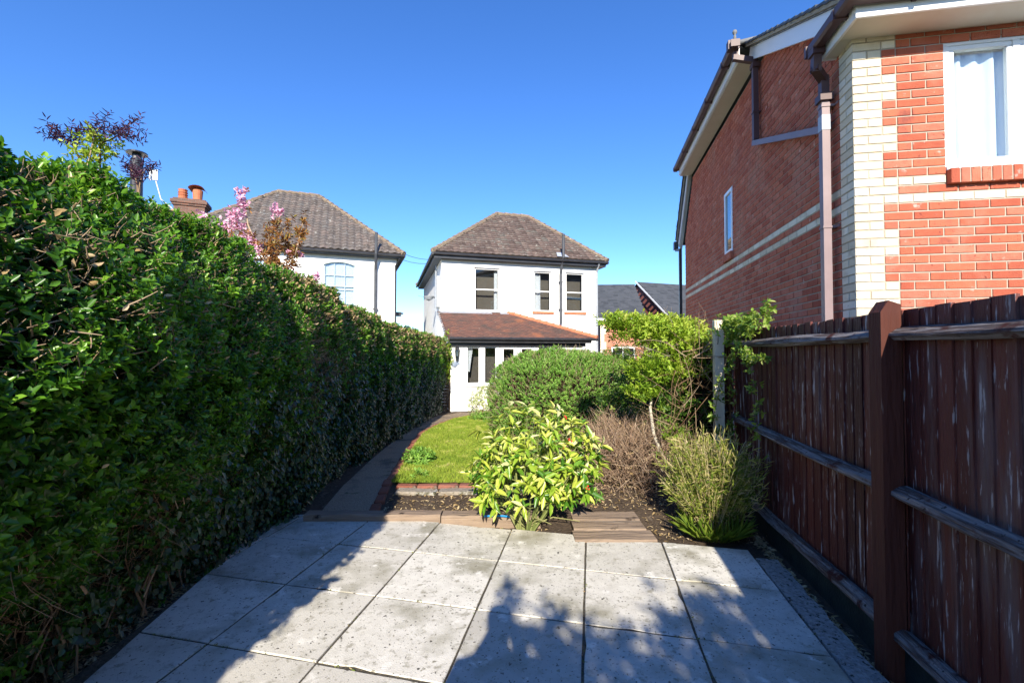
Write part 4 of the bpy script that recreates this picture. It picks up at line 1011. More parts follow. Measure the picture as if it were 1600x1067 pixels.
# ================================================================== HEDGE
HY = [-4.5, -2.5, -1.66, -.67, .43, 1.1, 1.6, 2.3, 3.3, 4.7, 7, 10, 13.4]
HX = [-1.95, -1.78, -1.66, -1.55, -1.44, -1.31, -1.36, -1.52, -1.74, -1.93, -2.04, -2.08, -2.06]
HZ = [2.12, 2.12, 2.12, 2.12, 2.13, 2.16, 2.16, 2.15, 2.15, 2.06, 1.90, 1.85, 1.83]
def hedge_pt(y, v, inset=0.0):
    """v 0..1 up the face, 1..2 across the top"""
    xe = np.interp(y, HY, HX) + .10; zt = np.interp(y, HY, HZ); g = gza(y); xb = np.interp(y, [-4, 2, 3.4, 4.3, 6, 13], [-2.12, -2.14, -2.16, -2.04, -2.08, -2.14])
    vf = np.clip(v, 0, 1); vt = np.clip(v - 1, 0, 1)
    S_ = np.interp(vf, [0, .12, .30, .48, .66, .84, 1], [0, .13, .48, .82, 1, .90, .55])
    x = xb + (xe - xb) * S_; z = g + vf * (zt - g)
    x = x - vt * 1.05; z = z + .02 * np.sin(vt * 6) - .25 * np.clip(vt - .7, 0, 1)
    lump = .085 * vnoise(y, z * 1.3, x * .6, 2.3, 1.0) + .050 * vnoise(y, z, x, 6.0, 5.0) + .02 * vnoise(y, z, x, 15.0, 2.0)
    nx = np.where(v <= .9, 1.0, np.where(v < 1.1, .7, .1)); nz = np.where(v <= .6, .05, np.where(v < .85, .45, np.where(v < 1.1, .8, 1.0)))
    x = x + nx * (lump - inset); z = z + nz * (lump - inset)
    z = np.maximum(z, g + .0)
    return x, z, nx, nz
HG = empty("hedge", (-2.3, 5, -.1), 0, "tall clipped green hedge running down the whole left side of the path", "hedge")
def at_hedge(o): o.matrix_parent_inverse = HG.matrix_basis.inverted(); return o
# dark solid core, added to stop light passing through the hedge
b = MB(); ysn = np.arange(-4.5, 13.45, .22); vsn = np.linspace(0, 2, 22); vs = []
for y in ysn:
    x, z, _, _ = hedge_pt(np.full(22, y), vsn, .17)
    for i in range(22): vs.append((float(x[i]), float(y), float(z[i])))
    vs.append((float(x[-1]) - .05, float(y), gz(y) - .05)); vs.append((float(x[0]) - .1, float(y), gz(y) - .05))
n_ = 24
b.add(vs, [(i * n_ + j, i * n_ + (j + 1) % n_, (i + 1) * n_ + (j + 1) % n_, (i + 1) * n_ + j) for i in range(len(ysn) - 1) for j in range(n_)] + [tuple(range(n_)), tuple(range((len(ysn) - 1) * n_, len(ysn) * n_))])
at_hedge(b.build("dark_filler", M_core, HG, smooth=True))
# leafy shell as sprigs of leaves
def hedge_sprigs(n, ylo, yhi, vlo, vhi, keep):
    y = RNG.uniform(ylo, yhi, n); v = RNG.uniform(vlo, vhi, n)
    dep = RNG.random(n) ** 1.4 * .16 - .025
    x, z, nx, nz = hedge_pt(y, v, dep)
    k = keep(y, v, dep); return y[k], v[k], dep[k], x[k], z[k], nx[k], nz[k]
def keep_leaf(y, v, dep):
    patch = vnoise(y, v * 2.2, 0, 1.9, 2.0)
    p = np.interp(v, [0, .15, .35, .5, 2], [.12, .3, .62, .95, 1.0])
    p = np.where(y > 4.0, np.interp(v, [0, .3, .6, 2], [.35, .5, .9, 1]), p)
    p = p * np.where(patch < -.35, .5, 1.0)
    bare = np.exp(-((y - 4.6) / 1.0) ** 2 - ((v - .62) / .16) ** 2); p = p * (1 - .75 * bare)
    return RNG.random(len(y)) < p
BP, BA, BN, BL, BR = [], [], [], [], []
for (n, ylo, yhi, ln) in ((33000, .75, 4.0, .0285), (21000, 4.0, 7.6, .032), (15000, 7.6, 13.4, .040), (3600, -4.4, .75, .07)):
    y, v, dep, x, z, nx, nz = hedge_sprigs(n, ylo, yhi, 0.0, 1.75, keep_leaf)
    P = np.stack([x, y, z], 1); D = unit(np.stack([nx, RNG.normal(0, .5, len(x)), nz + .55], 1) + rvec(len(x)) * .45)
    bs, ax, nr, idx = sprig_leaves(P, D, 7, ln, .9, ln * 1.5)
    near = vnoise(y, z, 0, 3.1, 7)[idx]
    L = ln * RNG.uniform(.65, 1.25, len(idx))
    hv = np.clip(.36 + .14 * near + .36 * (np.clip(v[idx], 0.2, 1.1) - .6) - 1.2 * dep[idx] + np.repeat(RNG.normal(0, .13, len(x)), 7) + RNG.normal(0, .07, len(idx)), 0, 1)  # tone lightens up the face: sunlit shoulder and lime tips put into colour
    BP.append(bs); BA.append(ax); BN.append(nr); BL.append(L); BR.append(hv)
BP, BA, BN, BL, BR = map(np.concatenate, (BP, BA, BN, BL, BR))
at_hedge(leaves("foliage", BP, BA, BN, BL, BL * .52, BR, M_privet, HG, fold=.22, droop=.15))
# dry leaves and clipped tan ends along the upper shoulder
n = 34000; y = .8 + 12.6 * RNG.random(n) ** .9; v = np.where(y > 3.6, RNG.normal(1.05, .15, n), RNG.normal(.95, .20, n))
kp = RNG.random(n) < np.interp(y, [0, 2.5, 4, 7, 13], [.16, .22, .5, .60, .5]); y = y[kp]; v = v[kp]; n = len(y)
x, z, nx, nz = hedge_pt(y, v, RNG.random(n) * .08 - .05)
P = np.stack([x, y, z], 1); A = unit(np.stack([nx, RNG.normal(0, .6, n), nz], 1) + rvec(n) * .8)
L = RNG.uniform(.015, .034, n) * np.where(y > 3.6, 1.5, 1.0)
at_hedge(leaves("dry_leaves", P, A, rvec(n), L, L * .45, RNG.random(n), M_dry, HG))
def hedge_twigs(name, n, ylo, yhi, vlo, vhi, lens, rads, out, m=M_twig, dlo=-.03, dhi=.12, bend=.35, vert=0.0, tone=(0, 1)):
    y = RNG.uniform(ylo, yhi, n); v = RNG.uniform(vlo, vhi, n); x, z, nx, nz = hedge_pt(y, v, RNG.uniform(dlo, dhi, n))
    P = np.stack([x, y, z], 1); D = np.stack([nx * out, RNG.normal(0, .8, n), nz * out + RNG.normal(vert, .55, n)], 1)
    L = RNG.uniform(*lens, n)
    at_hedge(twigs(name, curved(P - unit(D) * L[:, None] * .5, D, L, 5, bend), RNG.uniform(*rads, n), RNG.uniform(*tone, n), m, HG))
hedge_twigs("cut_twigs", 7500, .8, 4.5, .66, 1.2, (.03, .09), (.0015, .0034), .8, dlo=-.045, dhi=.05, tone=(.55, 1))
hedge_twigs("cut_twigs", 6500, 4.0, 13.3, .75, 1.4, (.03, .10), (.0018, .0038), .8, dlo=-.05, dhi=.04, tone=(.5, 1))
hedge_twigs("thick_twigs", 60, 1.25, 2.6, .74, .98, (.10, .24), (.003, .0065), .05, dlo=.0, dhi=.05, bend=.9, tone=(.5, .95))
hedge_twigs("bare_stems", 5000, 1.3, 6.5, .0, .5, (.10, .30), (.0010, .0026), .15, dlo=.02, dhi=.15, bend=.6, tone=(.15, .8))
hedge_twigs("bare_stems", 2600, 3.4, 6.0, .42, .75, (.08, .26), (.0010, .0022), .15, dlo=-.02, dhi=.08, bend=.5, tone=(.35, 1))
hedge_twigs("bare_stems", 440, 1.9, 13, .0, .35, (.3, .8), (.004, .010), .1, dlo=.05, dhi=.16, bend=.3, vert=1.4, tone=(.1, .6))
# ivy on the lower half
n = 20000; y = 2.0 + 11.4 * RNG.random(n); v = RNG.beta(1.2, 1.8, n) * .72
kp = RNG.random(n) < np.interp(y, [1.5, 3, 4.2, 6, 13.4], [.05, .16, .6, 1, 1]) * np.clip(1.25 - v * 1.3, 0, 1) * np.where(vnoise(y, v * 3, 0, 2.2, 9) > -.25, 1, .35)
y, v = y[kp], v[kp]; n = len(y); rep = 3; y = np.repeat(y, rep) + RNG.normal(0, .05, n * rep); v = np.clip(np.repeat(v, rep) + RNG.normal(0, .025, n * rep), 0, 1); n = len(y)
x, z, nx, nz = hedge_pt(y, v, RNG.uniform(-.07, .03, n))
P = np.stack([x, y, z + .02], 1); A = unit(np.stack([.5 + RNG.normal(0, .25, n), RNG.normal(0, .5, n), -.9 + RNG.normal(0, .3, n)], 1)); Nn = unit(np.stack([np.ones(n), RNG.normal(0, .35, n), .5 + RNG.normal(0, .3, n)], 1))
L = RNG.uniform(.028, .052, n)
iv = leaves("ivy", P, A, Nn, L, L * .85, np.clip(RNG.normal(.4, .25, n), 0, 1), M_ivy, fold=.1)
tag(iv, "dark glossy ivy hanging over the lower half of the hedge by the path", "ivy", kind='stuff')

# litter on the bare soil
n = 5000; yy = RNG.uniform(.7, 4.3, n); xx = np.interp(yy, [0, 2.06, 4.35], [-1.72, -1.94, -2.2]) - RNG.random(n) ** .8 * .35
n2 = 2600; y2 = RNG.uniform(3.7, 4.75, n2); x2 = RNG.uniform(-1.2, 2.6, n2); n3 = 1500; y3 = RNG.uniform(1.4, 4.5, n3); x3 = np.array([G2(1.385 + random.uniform(-.02, .04), s)[0] for s in y3])
xx = np.concatenate([xx, x2, x3]); yy = np.concatenate([yy, y2, y3]); n = len(xx)
kp = ~((yy > 4.0) & (yy < 4.22) & (xx < .3)) & ~((xx > .3) & (xx < 1.2) & (yy < 4.3) & (yy > 3.5)); xx, yy = xx[kp], yy[kp]; n = len(xx)
P = np.stack([xx, yy, gza(yy) + .012], 1); A = unit(np.stack([RNG.normal(size=n), RNG.normal(size=n), RNG.normal(0, .25, n)], 1)); L = RNG.uniform(.015, .05, n)
o = leaves("leaf_litter", P, A, unit(np.stack([RNG.normal(0, .4, n), RNG.normal(0, .4, n), np.ones(n)], 1)), L, L * RNG.uniform(.12, .5, n), RNG.random(n), M_dry)
tag(o, "dry leaves and twigs scattered on the bare soil around the patio", "leaf litter", kind='stuff')

# ================================================================== SHRUBS
def plant(name, loc, label, cat, group=None): return empty(name, loc, 0, label, cat, group)
def inv(o, root): o.matrix_parent_inverse = root.matrix_basis.inverted(); return o

# round clipped shrub
cx, cy, cz, rx, ry, rz_ = .92, 8.75, .50, 1.34, 1.2, 1.0
RS = plant("round_shrub", (cx, cy, gz(cy)), "large rounded bright green shrub with tiny leaves in front of the white extension", "shrub")
n = 13000; d = rvec(n); d[:, 2] = np.where(d[:, 2] < -.55, -d[:, 2], d[:, 2]); sq = (np.abs(d) ** 2.6).sum(1) ** (-1 / 2.6)
lump = 1 + .075 * vnoise(d[:, 0] * 3, d[:, 1] * 3, d[:, 2] * 3, 1.4) + .035 * vnoise(d[:, 0] * 9, d[:, 1] * 9, d[:, 2] * 9) + .06 * (RNG.random(n) < .04)
dep = RNG.random(n) ** 1.5 * .14; rad = (sq * lump - dep)[:, None]
P = np.array([cx, cy, cz]) + d * rad * np.array([rx, ry, rz_]); kp = P[:, 2] > gza(P[:, 1]) + .12 + .25 * np.clip(d[:, 0], -.2, 1); P, d, dep = P[kp], d[kp], dep[kp]
lowr = np.clip(1 - (P[:, 2] - gza(P[:, 1])) / .9, 0, 1) * np.clip(.35 + .6 * d[:, 0], 0, 1)
kp = RNG.random(len(P)) > lowr * 1.1; P, d, dep = P[kp], d[kp], dep[kp]
bs, ax, nr, idx = sprig_leaves(P, unit(d + np.array([0, 0, .7]) + rvec(len(P)) * .35), 7, .03, .8, .05)
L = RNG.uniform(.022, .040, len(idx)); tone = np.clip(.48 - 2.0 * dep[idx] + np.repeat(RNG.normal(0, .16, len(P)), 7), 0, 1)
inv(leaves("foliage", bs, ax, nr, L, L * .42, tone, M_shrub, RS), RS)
b = MB(); vs = []; NL, NT = 14, 26
for i in range(NL + 1):
    for j in range(NT):
        th = math.pi * .5 - math.pi * .72 * i / NL; ph = 2 * math.pi * j / NT; dd = np.array([math.cos(th) * math.cos(ph), math.cos(th) * math.sin(ph), math.sin(th)]); s_ = float((np.abs(dd) ** 2.6).sum() ** (-1 / 2.6)) * .86
        vs.append((cx + dd[0] * rx * s_, cy + dd[1] * ry * s_, max(gz(cy) - .05, cz + dd[2] * rz_ * s_)))
b.add(vs, [(i * NT + j, i * NT + (j + 1) % NT, (i + 1) * NT + (j + 1) % NT, (i + 1) * NT + j) for i in range(NL) for j in range(NT)])
inv(b.build("dark_filler", M_core, RS, smooth=True), RS)  # dark solid added inside the leafy shell, same fill as the hedge
n = 3500; d = rvec(n); d[:, 1] = -np.abs(d[:, 1]); sq = (np.abs(d) ** 2.6).sum(1) ** (-1 / 2.6); P = np.array([cx, cy, cz]) + d * (sq * RNG.uniform(.86, .99, n))[:, None] * np.array([rx, ry, rz_]); P[:, 2] = np.maximum(P[:, 2], gza(P[:, 1]) + .03)
L = RNG.uniform(.06, .22, n); inv(twigs("twigs", curved(P, d + np.array([0, 0, .6]) + rvec(n) * .7, L, 4, .4), RNG.uniform(.002, .0045, n), RNG.random(n), M_brush, RS), RS)

# dead brush mound
n = 7500; bx, by = 1.42, 5.35
DB = plant("dead_brush", (bx, by, gz(by)), "tangled mound of dead brown twigs between the laurel and the bamboo clump", "dead shrub")
d = rvec(n); d[:, 2] = np.abs(d[:, 2]); rr = RNG.random(n) ** .4; P = np.array([bx, by, gz(by)]) + d * rr[:, None] * np.array([.88, .78, .62]) * (1 + .22 * vnoise(d[:, 0] * 3, d[:, 1] * 3, d[:, 2] * 3))[:, None]
L = RNG.uniform(.07, .30, n); inv(twigs("twigs", curved(P, d * .9 + np.array([0, 0, .3]) + rvec(n), L, 5, .6), RNG.uniform(.0013, .0032, n), np.clip(RNG.normal(.5, .25, n), 0, 1), M_brush, DB), DB)
n = 900; d = rvec(n); d[:, 2] = np.abs(d[:, 2]); P = np.array([bx + .0, by, gz(by)]) + d * RNG.uniform(.75, 1.0, n)[:, None] * np.array([.85, .75, .66]); L = RNG.uniform(.02, .04, n)
inv(leaves("dry_leaves", P, rvec(n), rvec(n), L, L * .5, RNG.random(n), M_dry, DB), DB)
b = MB(); vs = []
for i in range(8):
    for j in range(18):
        th = math.pi / 2 * (1 - i / 7); ph = 2 * math.pi * j / 18; vs.append((bx + .62 * math.cos(th) * math.cos(ph), by + .55 * math.cos(th) * math.sin(ph), gz(by) - .03 + .46 * math.sin(th)))
b.add(vs, [(i * 18 + j, i * 18 + (j + 1) % 18, (i + 1) * 18 + (j + 1) % 18, (i + 1) * 18 + j) for i in range(7) for j in range(18)]); inv(b.build("dark_filler", M_core, DB, smooth=True), DB)  # added dark filler under the twigs

# spotted laurel
lx, ly = .12, 3.93
SL = plant("spotted_laurel", (lx, ly, -.03), "bushy spotted laurel with big yellow-green leaves at the patio's far edge", "shrub")
b = MB(); tips = []
C0 = Vector((lx + .10, ly + .06, .50)); RX, RY, RZ = .52, .40, .57
for i in range(42):
    ph = i * 2.4 + random.uniform(-.3, .3); el = math.asin(min(1, -.25 + 1.22 * (i + .5) / 42)); f_ = random.uniform(.80, .98)
    p3 = C0 + Vector((math.cos(el) * math.cos(ph) * RX, math.cos(el) * math.sin(ph) * RY, math.sin(el) * RZ)) * f_
    p0 = Vector((lx + .06 * math.cos(ph), ly + .04 * math.sin(ph), -.04)); ctl = Vector((p0.x * .45 + p3.x * .55, p0.y * .45 + p3.y * .55, p3.z * .45 + .06 + random.uniform(-.03, .03)))
    q_ = lambda t: p0 * (1 - t) ** 2 + ctl * (2 * t * (1 - t)) + p3 * t * t
    b.tube([q_(t) for t in ((0, .25, .5, .75, 1) if i % 3 == 0 else (.4, .55, .7, .85, 1))], [.0105, .009, .0075, .006, .0035] if i % 3 == 0 else [.006, .006, .005, .0045, .003], 6, r=random.random() * .8); tips.append((p3, (p3 - ctl).normalized()))
    for k in range(5):
        t = random.uniform(.35, .92); q = q_(t); dd = Vector((math.cos(ph + random.uniform(-1.5, 1.5)), math.sin(ph + random.uniform(-1.5, 1.5)), random.uniform(-.1, .8))).normalized(); q2 = q + dd * random.uniform(.08, .19)
        b.tube([q, q.lerp(q2, .5) + Vector((0, 0, -.01)), q2], [.005, .0042, .0028], 5, r=random.random() * .8); tips.append((q2, dd))
for k in range(7):   # bare low stems
    ph = random.uniform(-2.8, .2); p0 = Vector((lx, ly, 0)); q2 = Vector((lx + random.uniform(.15, .48) * math.cos(ph), ly + .2 * math.sin(ph), random.uniform(.03, .25))); b.tube([p0, p0.lerp(q2, .5) + Vector((0, 0, .06)), q2], [.007, .005, .003], 5, r=.9)
inv(b.build("stems", M_laurstem, SL), SL)
P = np.array([t[0] for t in tips]); D = np.array([t[1] for t in tips]); P[:, 2] = np.maximum(P[:, 2], .06)
bs, ax, nr, idx = sprig_leaves(P, unit(D + np.array([0, -.15, .25])), 7, .12, 1.0, .05); n = len(idx)
ax = unit(ax + rvec(n) * .45); ax[:, 2] -= .22; nr = unit(nr + rvec(n) * .5 + np.array([0, -.25, .7])); L = RNG.uniform(.055, .125, n)
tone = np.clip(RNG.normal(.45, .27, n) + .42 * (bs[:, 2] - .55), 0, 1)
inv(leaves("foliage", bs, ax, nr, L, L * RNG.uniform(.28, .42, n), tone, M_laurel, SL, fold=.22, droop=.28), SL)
b = MB()
for (x, z) in ((.42, .98), (.47, .80), (.40, .74), (.60, .42), (.28, .45)):
    for k in range(3): b.lathe((x + random.uniform(-.015, .015), ly - .27 + random.uniform(-.02, .02), z + random.uniform(-.015, .015)), [(.002, -.008), (.007, -.003), (.007, .003), (.002, .008)], 7)
inv(b.build("berries", mat("red_berry", (.6, .03, .01), rough=.3, spec=.5), SL, smooth=True), SL)

# bamboo / grass clump
bx, by = 1.69, 3.88
BC = plant("bamboo_clump", (bx, by, -.04), "feathery bamboo clump with straw coloured canes against the fence", "bamboo")
n = 620; ph = RNG.uniform(0, 6.28, n); sp = RNG.random(n) ** .6; base = np.stack([bx + .10 * sp * np.cos(ph), by + .09 * sp * np.sin(ph), np.full(n, -.04)], 1)
h = RNG.uniform(.50, 1.08, n) * (1 - .22 * sp); D = np.stack([.31 * sp * np.cos(ph), .27 * sp * np.sin(ph), h], 1); L = np.linalg.norm(D, axis=1)
PLs = curved(base, D, L, 6, .16, .10); inv(twigs("canes", PLs, RNG.uniform(.0016, .0038, n), RNG.random(n), M_straw, BC), BC)
n = 8200; ci = RNG.integers(0, 620, n); t = np.clip(RNG.beta(2.2, 1.2, n), 0, .999) * 5; k0 = t.astype(int); fr = (t - k0)[:, None]; P = PLs[ci, k0] * (1 - fr) + PLs[ci, np.minimum(k0 + 1, 5)] * fr
hd = np.stack([np.cos(ph[ci]), np.sin(ph[ci]), np.zeros(n)], 1); A = unit(hd * .5 + rvec(n) * .6 + np.array([0, 0, .5])); L = RNG.uniform(.035, .085, n)
tone = np.clip(RNG.normal(.42, .26, n) + .10 * np.sin(ph[ci]) + .25 * (P[:, 2] - .4), 0, 1)
inv(leaves("foliage", P + rvec(n) * .015, A, rvec(n), L, L * .07 + .0015, tone, M_bamb, BC, fold=.15, droop=.4), BC)
n = 260; ph2 = RNG.uniform(0, 6.28, n); P = np.stack([bx - .02 + .17 * np.cos(ph2), by - .08 + .13 * np.sin(ph2), np.full(n, -.03)], 1); A = unit(np.stack([.6 * np.cos(ph2), .6 * np.sin(ph2), np.ones(n)], 1) + rvec(n) * .25); L = RNG.uniform(.10, .26, n)
inv(leaves("low_blades", P, A, rvec(n), L, L * .07, RNG.uniform(0, .35, n), M_bamb, BC, fold=.15, droop=.35), BC)

# small tree with pale trunk
def crown_sprigs(cs, n, seed=0):
    """cs: list of (centre, radii, weight)"""
    w_ = np.array([c[2] for c in cs]); ci = RNG.choice(len(cs), n, p=w_ / w_.sum()); d = rvec(n); rr = RNG.random(n) ** .42
    P = np.array([c[0] for c in cs])[ci] + d * rr[:, None] * np.array([c[1] for c in cs])[ci]; return P, d
ST = plant("small_tree", (1.70, 5.0, .0), "small tree with thin pale crooked trunk and fresh lime green leaves", "tree")
b = MB(); tr = [(1.72, 5.0, -.05), (1.67, 5.0, .31), (1.55, 5.0, .60), (1.52, 5.02, .88), (1.56, 5.05, 1.14), (1.60, 5.08, 1.32)]
b.tube(tr, [.020, .018, .017, .015, .013, .010], 8); b.tube([(1.56, 5.05, 1.10), (1.70, 5.1, 1.22), (1.77, 5.15, 1.45), (1.76, 5.2, 1.7)], [.010, .009, .007, .004], 6)
ctr = []
for k in range(16):
    ph = k * 2.4; e = Vector((1.62 + .55 * math.cos(ph) * random.uniform(.5, 1), 5.2 + .5 * math.sin(ph) * random.uniform(.5, 1), 1.45 + random.uniform(0, .42))); s0 = Vector(tr[-1]).lerp(Vector((1.74, 5.15, 1.5)), random.random())
    b.tube([s0, s0.lerp(e, .5) + Vector((0, 0, .05)), e], [.006, .004, .002], 5); ctr.append(e)
inv(b.build("trunk", M_bark, ST), ST)
P, d = crown_sprigs([((1.52, 5.25, 1.74), (.44, .45, .19), .95), ((1.82, 5.15, 1.66), (.38, .4, .25), .8), ((2.0, 5.2, 1.35), (.3, .3, .2), .35), ((1.20, 5.2, 1.84), (.26, .3, .09), .26), ((1.60, 5.0, 1.30), (.38, .3, .17), .6), ((2.05, 5.3, 1.68), (.25, .3, .2), .4), ((1.42, 4.9, 1.06), (.22, .15, .09), .16), ((1.75, 4.92, .58), (.14, .12, .10), .06)], 1500)
bs, ax, nr, idx = sprig_leaves(P, unit(rvec(len(P)) * .7 + np.array([0, -.1, .6])), 7, .05, 1.0, .06); L = RNG.uniform(.03, .06, len(idx))
inv(leaves("crown", bs, ax, unit(nr + np.array([0, 0, .5])), L, L * .46, np.clip(np.repeat(RNG.normal(.5, .2, len(P)), 7) + .4 * (bs[:, 2] - 1.5), 0, 1), M_lime, ST), ST)

# climber on the fence end
CB = plant("climbing_shrub", (*G2(1.15, 6.3), -.1), "rambling leafy climber massed over the far end of the fence", "climber")
def gpt(D, s, z): D = np.asarray(D); s = np.asarray(s); return np.stack([gvec.x * s + grv.x * D, gvec.y * s + grv.y * D, z], -1)
n = 6500; s = 5.30 + 3.3 * RNG.random(n) ** 1.3; z = RNG.uniform(-.05, 1.78, n); D = 1.32 - RNG.random(n) ** 1.3 * (.35 + .22 * np.sin(z * 2.0)) + .06 * vnoise(s, z, 0, 3)
top = 1.66 + .12 * vnoise(s, s * 0, 0, 3.0, 2) ; kp = (z < top) & (RNG.random(n) < .45 + .5 * (vnoise(s, z, 0, 4.2, 4) > -.25)); s, z, D = s[kp], z[kp], D[kp]
P = gpt(D, s, z); n = len(P); bs, ax, nr, idx = sprig_leaves(P, unit(rvec(n) * .8 + np.array([-.3, -.6, .5])), 6, .05, 1.0, .06); L = RNG.uniform(.028, .06, len(idx))
inv(leaves("foliage", bs, ax, nr, L, L * .5, np.clip(np.repeat(RNG.normal(.40, .22, n), 6) + .25 * (bs[:, 2] - .9), 0, 1), M_climb, CB), CB)
n = 1100; s = RNG.uniform(4.9, 8.5, n); z = RNG.uniform(0, 1.6, n); P = gpt(1.30 - RNG.random(n) * .5, s, z); L = RNG.uniform(.2, .7, n); inv(twigs("stems", curved(P, np.array([0, -.2, .5]) + rvec(n), L, 6, .6), RNG.uniform(.002, .006, n), RNG.random(n), M_twig, CB), CB)
b = MB(); vs = []
for i in range(8):
    for D_, z_ in ((1.36, -.1), (1.12, -.1), (1.04, .6), (1.12, 1.35), (1.25, 1.5), (1.38, 1.5)): p = G2(D_, 5.35 + i * .45); vs.append((p[0], p[1], z_))
b.add(vs, [(i * 6 + j, i * 6 + (j + 1) % 6, (i + 1) * 6 + (j + 1) % 6, (i + 1) * 6 + j) for i in range(7) for j in range(6)] + [(0, 1, 2, 3, 4, 5), (42, 43, 44, 45, 46, 47)]); inv(b.build("dark_filler", M_core, CB), CB)  # added dark filler behind the climber's leaves
# trailing vine over post and fence panel
VN = plant("vine", (*G2(1.30, 4.9), 0), "thin yellow-green vine trailing over the pale post onto the fence boards", "vine")
b = MB(); pts_all = []
for (path, r_) in (([(1.38, 4.95, .10), (1.37, 4.85, .6), (1.36, 4.80, 1.0), (1.36, 4.76, 1.35), (1.36, 4.72, 1.60), (1.40, 4.55, 1.74), (1.42, 4.2, 1.80), (1.44, 4.0, 1.86)], .005),
                   ([(1.28, 4.95, .6), (1.20, 4.8, .85), (1.25, 4.7, 1.2), (1.28, 4.6, 1.45), (1.33, 4.35, 1.50)], .004), 
                   ([(1.32, 4.75, 1.6), (1.34, 4.3, 1.50), (1.35, 4.05, 1.46), (1.36, 3.85, 1.44)], .003), ([(1.33, 4.3, 1.5), (1.36, 4.15, 1.3), (1.37, 4.1, 1.05), (1.37, 4.1, .8)], .0025)):
    pp_ = [Vector((*G2(D_, s_), z_)) for D_, s_, z_ in path]; b.tube(pp_, r_, 5)
    for a, c in zip(pp_[:-1], pp_[1:]):
        for k in range(9): pts_all.append(a.lerp(c, random.random()) + Vector([random.gauss(0, .022) for _ in range(3)]))
inv(b.build("stems", M_twig, VN), VN)
P = np.array([tuple(p) for p in pts_all]); ex = gpt(np.full(240, 1.36) + RNG.normal(0, .05, 240), RNG.normal(4.55, .26, 240), RNG.normal(1.74, .045, 240)); P = np.concatenate([P, ex])
bs, ax, nr, idx = sprig_leaves(P, unit(rvec(len(P)) + np.array([-.4, -.4, .2])), 5, .05, 1.0, .03); L = RNG.uniform(.028, .055, len(idx))
inv(leaves("foliage", bs, ax, nr, L, L * .5, np.clip(RNG.normal(.62, .22, len(idx)), 0, 1), M_climb, VN), VN)

# evergreen shrubs behind the tree, pale shrub by the house, weeds
def blob_shrub(name, c, r, n, ln, m, tone, label, cat, leafn=6, core=.7, stem_m=M_twig, group=None, ntw=200, up=.5, ratio=.46):
    root = plant(name, (c[0], c[1], gz(c[1])), label, cat, group); d = rvec(n); rr = (1 - .45 * RNG.random(n) ** 1.6) * (1 + .10 * vnoise(d[:, 0] * 3, d[:, 1] * 3, d[:, 2] * 3, 1, c[0]))
    P = np.array(c) + d * rr[:, None] * np.array(r); kp = P[:, 2] > gza(P[:, 1]) + .02; P = P[kp]; d = d[kp]
    bs, ax, nr, idx = sprig_leaves(P, unit(d + np.array([0, 0, up]) + rvec(len(P)) * .5), leafn, ln, 1.0, ln); L = ln * RNG.uniform(.6, 1.2, len(idx))
    inv(leaves("foliage", bs, ax, nr, L, L * ratio, np.clip(np.repeat(RNG.normal(tone, .2, len(P)), leafn), 0, 1), m, root), root)
    Pt = np.tile(np.array([c[0], c[1], gz(c[1])]), (ntw, 1)) + RNG.normal(0, .05, (ntw, 3)) * np.array([1, 1, 0]); e = np.array(c) + rvec(ntw) * np.array(r) * .9; D_ = e - Pt
    inv(twigs("stems", curved(Pt, D_, np.linalg.norm(D_, axis=1), 6, .2), RNG.uniform(.003, .008, ntw), RNG.random(ntw), stem_m, root), root)
    return root
blob_shrub("bush", (1.75, 6.1, .62), (.62, .5, .68), 1300, .05, M_climb, .28, "dark leafy bush behind the small tree's pale trunk", "shrub")
blob_shrub("bush", (2.35, 9.8, .75), (.7, .7, .85), 1100, .06, M_climb, .35, "green bush behind the round shrub near the distant brick house", "shrub")
blob_shrub("pale_shrub", (-.72, 11.9, .10), (.42, .35, .50), 420, .05, mat("pale_leaf", [(.22, .32, .08), (.40, .48, .18), (.60, .62, .36)], rough=.5, attr=True, transl=.3), .6, "thin pale green shrub against the white extension wall beside the path", "shrub", ntw=60)
blob_shrub("bush", (-.75, 11.1, -.16), (.30, .22, .15), 260, .05, M_shrub, .4, "low bright green plant at the far end of the lawn", "plant", ntw=20)
blob_shrub("weed", (-1.22, 6.0, .10), (.16, .20, .10), 170, .05, M_shrub, .35, "leafy weed at the shaded left edge of the lawn", "weed", ntw=14)
blob_shrub("weed", (-1.05, 5.15, .09), (.09, .09, .06), 40, .04, M_shrub, .6, "small weed with pale leaves at the lawn's front left corner", "weed", ntw=6)
blob_shrub("weed", (.75, 4.55, .05), (.13, .10, .05), 60, .035, M_shrub, .35, "low green weed behind the flat boards right of the laurel", "weed", ntw=6)
blob_shrub("climber_on_wall", (-1.93, 13.6, 1.35), (.13, .35, .75), 330, .06, M_lime, .45, "yellow-green creeper up the left corner of the white extension", "climber", ntw=30)
# trellis panel at the hedge's far end
b = MB(); TR = empty("trellis_panel", (-2.08, 13.55, -.27), 15.5, "brown woven wooden panel between the hedge end and the white extension", "fence panel")
for k in range(20): b.box(-.36, .20, -.012 + .008 * (k % 2), .0 + .008 * (k % 2), .1 + k * .095, .1 + k * .095 + .085)
b.build("slats", M_plank, TR); b = MB()
for x in (-.38, -.1, .2): b.box(x, x + .035, -.035, -.012, .0, 2.05)
b.build("battens", M_plank, TR)

